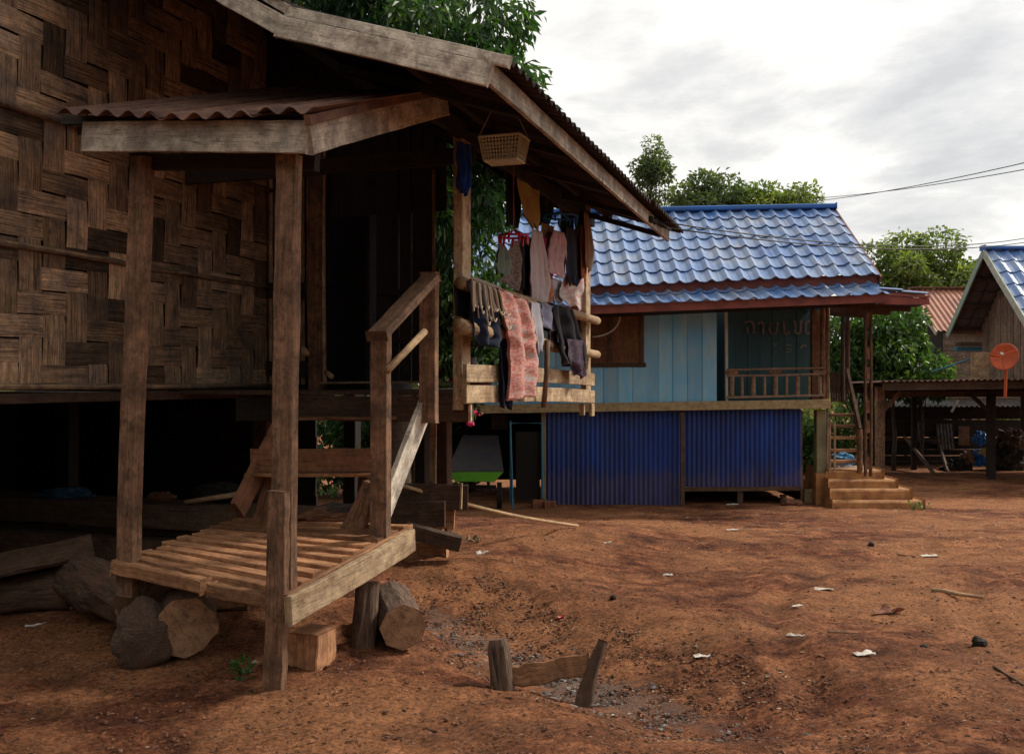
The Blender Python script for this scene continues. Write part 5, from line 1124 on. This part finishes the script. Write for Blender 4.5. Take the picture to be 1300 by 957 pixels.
0 and tr('undergrowth_bush', 'dark bush far behind the house at the left edge', 20, 560, 22, 3.5, 1.8, ncl=30, clr=.8, nleaf=6000, L=.2, W=.09, mat=M['leaf_a'], seed=44, trunk_r=.05, group=GN, cat='bush')
BN = thing('unseen_shade_barn', 'unseen dark plank barn added behind and left of the viewpoint to block sky light', 'barn', (-7, -9.2, ground(-7, -9.2)))  # barn added out of view to block sky light from behind
for (x0, y0, x1, y1, nr) in ((-13.0, -6.4, -.9, -6.4, YD), (-13.0, -12, -.9, -12, YD), (-.9, -6.4, -.9, -12, XD), (-13, -6.4, -13, -12, XD)):
    m_ = MB(); n_ = int(math.hypot(x1-x0, y1-y0)/.3)
    for k in range(n_):
        t = (k+.5)/n_; x, y = x0+(x1-x0)*t, y0+(y1-y0)*t; m_.beam((x, y, ground(x, y)-.1), (x, y, 4.6), .295, .03, nr, seg=2, jit=.01)
    m_.build('plank_wall', M['wdark'], BN)
m_ = corr(lambda s_, t, h: Vector((s_, t, 6.2-(t+9.2)*.42+h)), -13.4, -.5, -5.8, -9.2, .16, .02, 3); m_ = corr(lambda s_, t, h: Vector((s_, t, 6.2+(t+9.2)*.42+h)), -13.4, -.5, -12.6, -9.2, .16, .02, 3, m_); m_.build('roof', M['rust'], BN, solid=.004)
GV = 'unseen trees added around the viewpoint to block sky light'  # trees added out of view to hold back sky light
for i, (x, y, r_, lab) in enumerate(((-15.5, -3, 3.4, 'unseen light-blocking tree added furthest left behind the viewpoint'), (-6.5, -17, 3.6, 'unseen light-blocking tree added behind and left of the viewpoint'), (3.2, -12, 3.6, 'unseen light-blocking tree added straight behind the viewpoint'), (9, -9, 3.2, 'unseen light-blocking tree added behind and right of the viewpoint'), (-11, 1.6, 2.4, 'small unseen light-blocking tree added beside the house front'))):
    tree('unseen_blocker_tree', lab, (x, y, ground(x, y)-.1), (x, y, 4.2), (r_, r_*.7, 3.2), group=GV, ncl=40, clr=1.1, nleaf=5000, L=.6, W=.34, mat=M['leaf_a'], seed=70+i, trunk_r=.2)
tree('unseen_shading_tree', 'large unseen tree added right of the viewpoint, its crown shading the near yard', (5.6, 4.2, ground(5.6, 4.2)-.1), (3.4, 6.6, 8.6), (2.9, 2.4, 1.5), ncl=60, clr=.9, nleaf=16000, L=.26, W=.12, mat=M['leaf_a'], seed=88, trunk_r=.22)  # tree added out of frame; its crown shades the left foreground
# far wooded belt
cs = []; rs = []; rnd = random.Random(5)
for k in range(170):
    x = -45+k*.62+rnd.uniform(-.5, .5); y = 50+rnd.uniform(-2, 6); h = rnd.uniform(.2, 2.4); cs.append((x, y, h)); s = rnd.uniform(1.0, 1.9); rs.append((s, s, s))
bt = bpy.data.objects.new('distant_woods', None); 
V, Fc, T = leaves(cs, rs, 26000, .45, .25, .3, 99, .6); me = bpy.data.meshes.new('distant_woods'); me.from_pydata(V.tolist(), [], Fc.tolist()); at = me.attributes.new('tint', 'FLOAT', 'FACE'); at.data.foreach_set('value', T.astype(np.float32)); me.materials.append(M['leaf_b'])
o = bpy.data.objects.new('distant_woods', me); COL.objects.link(o); tag(o, 'far belt of woods closing the view behind the houses', 'woods', None, 'stuff')
bpy.data.objects.remove(bt)
# sprigs at the near post foot and concrete step
for i, (px, Y, lab) in enumerate(((308, 5.45, 'small green seedling left of the foot post'), (1165, 16.7, 'green weed tuft at the right end of the lowest concrete step'))):
    p = gp(px, Y); t = thing('weed', lab, 'plant', p); s = 1 if i == 0 else 1.2
    leafobj('leaves', leaves([tuple(p+ZD*.05*s)], [(.055*s*(1+2*i), .05*s, .06*s)], 46, .05*s, .026*s, -.2, 60+i, .1), M['leaf_c'], t)

# ---------------------------------------------------------------- RIGHT SIDE: carport, rusty house, gabled house, dish
CP = thing('carport', 'open timber carport with flat rusty tin roof and angled braces', 'shelter', Vector((10.5, 23.5, ground(10.5, 23.5))))
cpp = lambda mb, n, m, **k: mb.build(n, M[m], CP, **k)
mb = corr(lambda s, t, h: Vector((s, t, EYE+.02+.02*(t-21.5)*-.6+(s-8.4)*.0135+h)), 8.0, 15.5, 21.6, 26.0, .13, .018, 5); cpp(mb, 'tin_roof', 'rust', solid=.003)
m_ = MB().beam(Vector((8.1, 21.75, EYE-.10)), Vector((15.5, 21.75, EYE-.0)), .17, .06, YD, seg=8); cpp(m_, 'roof_beam', 'wdark')
m_ = MB().beam(Vector((8.1, 22.9, EYE-.28)), Vector((15.5, 22.9, EYE-.26)), .13, .08, YD, seg=8); cpp(m_, 'roof_beam', 'wdark')
for y in (23.6, 25.6): m_ = MB().beam(Vector((8.1, y, EYE-.20)), Vector((15.5, y, EYE-.2)), .12, .06, YD, seg=4); cpp(m_, 'roof_beam', 'wblack')
for px, Y, w in ((1117, 22.6, .17), (1259, 22.7, .14), (1330, 22.7, .14), (1160, 25.8, .12), (1300, 25.8, .12)):
    x = (px-650)/F*Y; m_ = MB().beam(Vector((x, Y, ground(x, Y)-.1)), Vector((x, Y, EYE-.1)), w, w, YD, seg=6); cpp(m_, 'carport_post', 'wpost' if px == 1117 else 'wblack', bevel=.005)
m_ = MB().beam(PD(1122, 521, 22.55), PD(1143, 497, 22.55), .09, .05, YD); cpp(m_, 'brace', 'wpost'); m_ = MB().beam(PD(1254, 521, 22.6), PD(1232, 500, 22.6), .09, .05, YD); cpp(m_, 'brace', 'wblack')
# back shack of scrap boards
SH = thing('scrap_shack', 'low dark shack of scrap boards and tin behind the carport', 'shack', Vector((12, 27.5, ground(12, 27.5))))
mb = MB()
for k in range(10): z = EYE-.78-.165*k; mb.beam(Vector((9.6, 27.4+.01*(k % 2), z)), Vector((19, 27.4, z+random.uniform(-.03, .03))), .155, .03, YD, seg=8, jit=.1)
mb.build('board_wall', M['wblack'], SH)
mb = corr(lambda s, t, h: Vector((s, t, EYE-.66+.10*(t-27)+h)), 9.4, 19.2, 27.0, 30.0, .14, .02, 3); mb.build('tin_roof', M['tin'], SH, solid=.003)
for x0, x1, y0, y1 in ((1157, 1170, 535, 562), (1188, 1208, 537, 570)):
    a, b = PD(x0, y0, 27.3), PD(x1, y1, 27.3); mb = corr(lambda s, t, h: Vector((s+(a.z-t)*.1, 27.3+h, t)), a.x, b.x, a.z, b.z, .09, .015, 3); mb.build('tin_patch', M['tin'], SH, solid=.002)
mb = MB(); bx(1217, 553, 1231, 553, 27.25, 24, .03, mb); mb.build('board_patch', M['wpost'], SH)
mb = MB(); bx(1120, 558, 1200, 559, 27.3, 2.5, .04, mb); bx(1180, 562, 1225, 562, 27.3, 2.5, .04, mb); mb.build('ledge', M['wdark'], SH)
mb = MB().beam(PD(1150, 556, 26.9), gp(1187, 23.6, .0), .14, .07, YD, seg=6); tag(mb.build('leaning_plank', M['wpost']), 'long plank leaning against the scrap shack wall', 'plank')
mb = MB().beam(PD(1193, 565, 27.0), gp(1203, 25.2, .0), .10, .05, YD, seg=4); tag(mb.build('leaning_plank', M['wdark']), 'short dark plank leaning right of the long one', 'plank')
JK = [(1228, 582, .16, 'wpost', 'pale heap of rags', 'bundle'), (1245, 556, .16, 'bluepl', 'upper blue cloth hanging by the carport post', 'cloth'), (1246, 580, .2, 'bluepl', 'lower blue cloth hanging by the carport post', 'cloth'), (1215, 600, .3, 'black', 'black sack on the carport floor left of the far post', 'sack'), (1275, 580, .4, 'black', 'big dark heap at the right end of the carport', 'heap'), (1295, 597, .35, 'tin', 'grey sack at the right edge under the carport', 'sack'), (1285, 560, .3, 'wdark', 'brown bundle on the dark heap under the carport', 'bundle'), (1160, 604, .10, 'wdark', 'small dark lump below the leaning plank', 'lump')]
for i, (px, py, r_, mt, lab, ct) in enumerate(JK):
    Y = 25.6; c = PD(px, py, Y); mb = MB(); rock(mb, c, r_, i*7+2, (1.1, .7, 1), amp=.55, fr=3); tag(mb.build({'bundle': 'rag_bundle', 'cloth': 'hanging_cloth', 'sack': 'filled_sack', 'heap': 'scrap_heap', 'lump': 'soil_lump'}[ct], M[mt]), lab, ct)
mb = MB(); rock(mb, PD(1251, 574, 25.0), .10, 3, (1.4, .6, .8), amp=.6); tag(mb.build('yellow_rag', cloth('yellow_rag', (.5, .38, .12))), 'yellow rag hooked on the far carport post', 'rag')
mb = MB().tube([PD(1208, 523, 26.5), PD(1216, 508, 26.5)], .03, 6); tag(mb.build('white_pipe', M['whitepl']), 'short white pipe slanting above the scrap shack roof', 'pipe')

# rusty-roof house
RH = thing('rusty_roof_house', 'old log-boarded house with rust-red corrugated roof behind the carport', 'house', Vector((15, 29.5, ground(15, 29.5))))
gx = 11.96; rz, ez = 2.80, 1.42; Yr = 30.0; h_ = 2.0
mb = corr(lambda s, t, h: Vector((s, t, EYE+rz-(Yr-t)*(rz-ez)/h_+h)), gx, 21, Yr-h_, Yr, .16, .02, 5, sheet=.9)
mb = corr(lambda s, t, h: Vector((s, t, EYE+rz-(t-Yr)*(rz-ez)/h_+h)), gx, 21, Yr+h_+.4, Yr, .16, .02, 5, mb, sheet=.9); ro = mb.build('roof', M['rustroof'], RH, solid=.004)
m_ = MB().beam(Vector((gx, Yr, EYE+rz+.04)), Vector((21, Yr, EYE+rz+.04)), .3, .03, ZD, seg=8); m_.build('ridge_cap', M['rust'], ro)
m_ = MB().beam(Vector((gx-.02, Yr-h_, EYE+ez-.06)), Vector((gx-.02, Yr, EYE+rz-.06)), .13, .03, XD); m_.build('rake_board', M['wgrey'], ro); m_ = MB().beam(Vector((gx-.02, Yr+h_, EYE+ez-.06)), Vector((gx-.02, Yr, EYE+rz-.06)), .13, .03, XD); m_.build('rake_board', M['wtan'], ro)
m_ = MB()
for k in range(13): z = EYE+1.30-.17*k; m_.beam(Vector((11.95+.3, Yr-h_+.25+.012*(k % 2), z)), Vector((20.8, Yr-h_+.25, z+random.uniform(-.02, .02))), .165, .05, YD, seg=10, jit=.12)
m_.build('board_wall', M['wgable'], RH, bevel=.006)
m_ = MB()
for k in range(13): z = EYE+1.30-.17*k; m_.beam(Vector((12.3, Yr-h_+.3, z)), Vector((12.3, Yr+h_-.1, z)), .165, .05, XD, seg=3, jit=.1)
m_.face([Vector((12.3, Yr-h_+.3, EYE+1.38)), Vector((12.3, Yr+h_-.3, EYE+1.38)), Vector((12.3, Yr, EYE+rz-.12))]); m_.build('gable_wall', M['wblack'], RH)  # near-black boards: shadow under the gable overhang is put into the colour

# gabled blue-roof house at right
GH = thing('gabled_house', 'brown plank house with steep gable and blue tiled roof at right edge', 'house', Vector((13, 22.5, ground(13, 22.5))))
gx = 10.45; Yr = 22.0; h_ = 1.85; rz, ez = 2.90, 1.20
A0, A1 = Vector((gx, Yr-h_, EYE+ez)), Vector((17, Yr-h_, EYE+ez)); B0, B1 = Vector((gx, Yr, EYE+rz)), Vector((17, Yr, EYE+rz)); C0, C1 = Vector((gx, Yr+h_, EYE+ez-.05)), Vector((17, Yr+h_, EYE+ez-.05))
tiles(A0, A1, B1, B0, .30, .05, 6, M['tile'], GH); tiles(C1, C0, B0, B1, .30, .05, 6, M['asb'], GH, 'rear_roof_sheets')
m_ = MB().beam(B0+ZD*.06-XD*.05, B1+ZD*.06, .26, .08, ZD, seg=8); m_.build('ridge_cap', M['ridge'], GH, bevel=.02)
m_ = MB().beam(A0-XD*.03-ZD*.05, B0-XD*.03-ZD*.04, .16, .03, XD, seg=6); m_.build('rake_board', M['whitetrim'], GH); m_ = MB().beam(C0-XD*.03-ZD*.05, B0-XD*.034-ZD*.04, .15, .03, XD, seg=6); m_.build('rake_board', M['greentrim'], GH)
for t in (.3, .62, .92): 
    for sgn in (-1, 1): m_ = MB().beam(Vector((gx+.02, Yr+sgn*h_*t, EYE+rz-(rz-ez)*t-.08)), Vector((12.5, Yr+sgn*h_*t, EYE+rz-(rz-ez)*t-.08)), .05, .08, ZD); m_.build('purlin', M['wdark'], GH)
wx = 11.15; m_ = MB()
for k in range(22):
    y = Yr-1.6+k*.15; zt = EYE+rz-(rz-ez)/h_*abs(y-Yr)-.08; m_.beam(Vector((wx+.012*(k % 2), y, EYE-.05)), Vector((wx+.012*(k % 2), y, zt)), .145, .02, XD, seg=4)
m_.build('gable_wall', M['wgable'], GH, bevel=.003)
m_ = MB()
for k in range(36): x = wx+.09+k*.16; m_.beam(Vector((x, Yr-1.66+.01*(k % 2), EYE-1.0)), Vector((x, Yr-1.66, EYE+1.1)), .155, .02, YD, seg=3)
m_.build('front_wall', M['wgable'], GH, bevel=.003)
for y in (20.5, 23.5):
    for x in (11.3, 14, 16.8): m_ = MB().beam(Vector((x, y, ground(x, y)-.1)), Vector((x, y, EYE-.05)), .15, .15, YD, seg=4); m_.build('stilt', M['wblack'], GH)
m_ = MB().beam(PD(1216, 437, 24.3), PD(1262, 437, 24.3), .09, .25, YD); m_.build('shelf_board', M['wdark'], GH); m_ = MB().beam(PD(1213, 443, 24.35), PD(1265, 443, 24.35), .09, .2, YD); m_.build('shelf_board', M['bluepipe'], GH)
m_ = MB().beam(PD(1233, 465, 22.2), PD(1256, 465, 22.2), .62, .04, YD, seg=3); m_.build('side_board_wall', M['wtan'], GH)
mb = MB().tube([PD(1183, 472, 24), PD(1236, 454, 23.5)], .018, 8); tag(mb.build('blue_rod', M['bluepipe']), 'pale blue rod sticking out left of the gabled house', 'rod')
# dish
c = PD(1276, 454, 19.8); DS = thing('satellite_dish', 'round orange satellite dish on a bent orange pole', 'satellite dish', c-ZD*.6)
ax = Vector((-.62, -.75, .28)).normalized(); e1 = ax.cross(ZD).normalized(); e2 = e1.cross(ax); Rd = .265; pts = []; uv = []
for i in range(9):
    r_ = Rd*i/8
    for j in range(29): a = 2*math.pi*j/28; pts.append(c+e1*(r_*math.cos(a))+e2*(r_*math.sin(a)*1.06)+ax*(.07*(i/8)**2)); uv.append((i, j))
mb = MB(); mb.quadgrid(pts, 9, 29, uv, .5); mb.build('dish', M['orange'], DS, solid=.008, smooth=True)
f_ = c+ax*.24; mb = MB()
for a in (.5, 2.6, 4.7): mb.tube([c+e1*(Rd*math.cos(a))+e2*(Rd*math.sin(a))+ax*.07, f_], .006, 6)
mb.build('feed_arms', M['orange'], DS); mb = MB().tube([f_-ax*.02, f_+ax*.06], .025, 10); mb.build('receiver', M['whitepl'], DS)
mb = MB().tube([c-ax*.03, c-ax*.12-ZD*.1, Vector((c.x+.05, c.y+.1, EYE-.3))], .03, 10); mb.build('pole', M['orange'], DS)

# ---------------------------------------------------------------- wires
def wire(a, b, sag, label, r_=.010, grp='overhead wires'):
    mb = MB(); mb.tube([a.lerp(b, t)-ZD*sag*4*t*(1-t) for t in [k/20 for k in range(21)]], r_, 6); tag(mb.build('wire', M['wire'], smooth=True), label, 'wire', grp)
e = PV(836, 281, -1.84); e2 = PV(838, 288, -1.84)
wire(e, PD(1330, 297, 20), .25, 'upper wire running right from the roof tip insulator', .008); wire(e2, PD(1330, 303, 19.5), .22, 'lower wire running right from the roof tip insulator', .008)
wire(PD(1030, 256, 34), PD(1330, 200, 20), .10, 'upper of two thin wires crossing the sky at right', .010); wire(PD(1032, 252, 30), PD(1330, 210, 17), .08, 'lower of two thin wires crossing the sky at right', .008)
IN = MB(); q = PV(824, 278, -1.86); q2 = PV(845, 286, -1.86); IN.tube([q.lerp(q2, t) for t in (0, .12, .2, .3, .42, .55, .65, .8, 1)], [.03, .035, .02, .04, .02, .04, .02, .035, .015], 10); tag(IN.build('insulator', M['black'], smooth=True), 'dark spool insulator fixed at the tip of the eave', 'insulator')
wire(e, PV(852, 292, -1.75), .0, 'short loose wire curling round the insulator', .006)

# ---------------------------------------------------------------- litter
def flat(px, py, w, d, label, m='paper', name='paper_scrap', cat='litter', rot=0, h=.012):
    Y = 5.0
    for _ in range(30):   # march down to the ground
        a_, b_ = ray(px, py); z = ground(a_*Y, Y)-EYE; Y = z/b_ if b_ < 0 else Y
    p = Vector((a_*Y, Y, ground(a_*Y, Y)+.006)); r_ = R(rot); dx = Vector((math.cos(r_), math.sin(r_), 0)); dy = Vector((-dx.y, dx.x, 0)); pts = []; uv = []
    for i in range(6):
        for j in range(5):
            s, t = i/5-.5, j/4-.5; q = p+dx*(s*w*.9*(1+.3*noise.noise(Vector((px, j, 0)))))+dy*(t*d*.65*(1+.4*noise.noise(Vector((i, px, 3)))))+ZD*(h*abs(noise.noise(Vector((i*.9, j*.9, px))))*2); pts.append(q); uv.append((s, t))
    mb = MB(); mb.quadgrid(pts, 6, 5, uv, .5); return tag(mb.build(name, M[m] if isinstance(m, str) else m, solid=.002), label, cat, 'litter on the yard')
flat(1180, 706, .20, .14, 'flat white scrap lying farthest right on the yard', rot=-5); flat(1046, 749, .17, .10, 'white strip of litter in the middle of the yard', rot=-10); flat(1097, 831, .13, .09, 'white curled scrap nearest the bottom right', rot=10, h=.012)
flat(891, 834, .11, .07, 'white scrap near the bottom middle of the yard', rot=5, h=.01); flat(1010, 808, .12, .05, 'thin pale scrap left of the curled one', rot=-30); flat(1012, 770, .10, .04, 'pale folded leaf in the yard centre', rot=20)
flat(1128, 779, .22, .11, 'crumpled beige and red wrapper on the yard', m=cloth('crumpled_wrapper', (.42, .27, .18), (.35, .08, .06)), rot=-8, h=.05, name='wrapper'); flat(772, 690, .10, .07, 'small white scrap on the yard left of centre', h=.02)
flat(600, 689, .17, .12, 'yellowish crumpled scrap in front of the plank pile', m=cloth('crumpled_paper', (.62, .48, .30)), h=.06); flat(612, 704, .12, .08, 'small pale scrap just before the plank pile', rot=20, h=.03); flat(848, 731, .10, .06, 'small pale scrap left of the yard centre', h=.02)
flat(930, 641, .22, .12, 'white scrap below the right blue tin panel', h=.02); flat(712, 785, .05, .05, 'small red scrap in the ashy gully', m='redpl', h=.02); flat(45, 795, .14, .06, 'pale chip in the dark at lower left', rot=20); flat(930, 673, .18, .08, 'dusty white scrap in the far yard')
for (px, py, r_, lab) in ((1106, 693, .035, 'small dark stone upright on the far yard'), (1243, 821, .045, 'dark lump on the yard at right'), (1173, 823, .02, 'small dark stone near the bottom of the yard'), (778, 760, .022, 'small dark stone beside the gully')):
    p = PZ = None; Y = 5.0
    for _ in range(30): a_, b_ = ray(px, py); Y = (ground(a_*Y, Y)-EYE)/b_
    mb = MB(); rock(mb, Vector((a_*Y, Y, ground(a_*Y, Y)+r_*.5)), r_, px, (1.1, 1, .9), 6, 9, .4); tag(mb.build('dark_stone', M['wblack']), lab, 'stone')
for (x0, y0, x1, y1, r_, lab) in ((1183, 751, 1249, 762, .016, 'brown stick lying at the right of the yard'), (1262, 848, 1300, 872, .008, 'thin twig at the lower right corner'), (1140, 703, 1162, 708, .008, 'thin twig left of the flat white scrap'), (1052, 803, 1090, 805, .006, 'thin twig beside the curled scrap')):
    P_ = []
    for (px, py) in ((x0, y0), (x1, y1)):
        Y = 5.0
        for _ in range(30): a_, b_ = ray(px, py); Y = (ground(a_*Y, Y)-EYE)/b_
        P_.append(Vector((a_*Y, Y, ground(a_*Y, Y)+r_)))
    mb = MB(); mb.tube([P_[0].lerp(P_[1], t)+Vector((0, 0, random.uniform(0, .006))) for t in (0, .25, .5, .75, 1)], [r_, r_*1.1, r_, r_*.9, r_*.7], 7, jit=.1); tag(mb.build('stick', M['pole'] if r_ > .01 else M['wpost']), lab, 'stick')
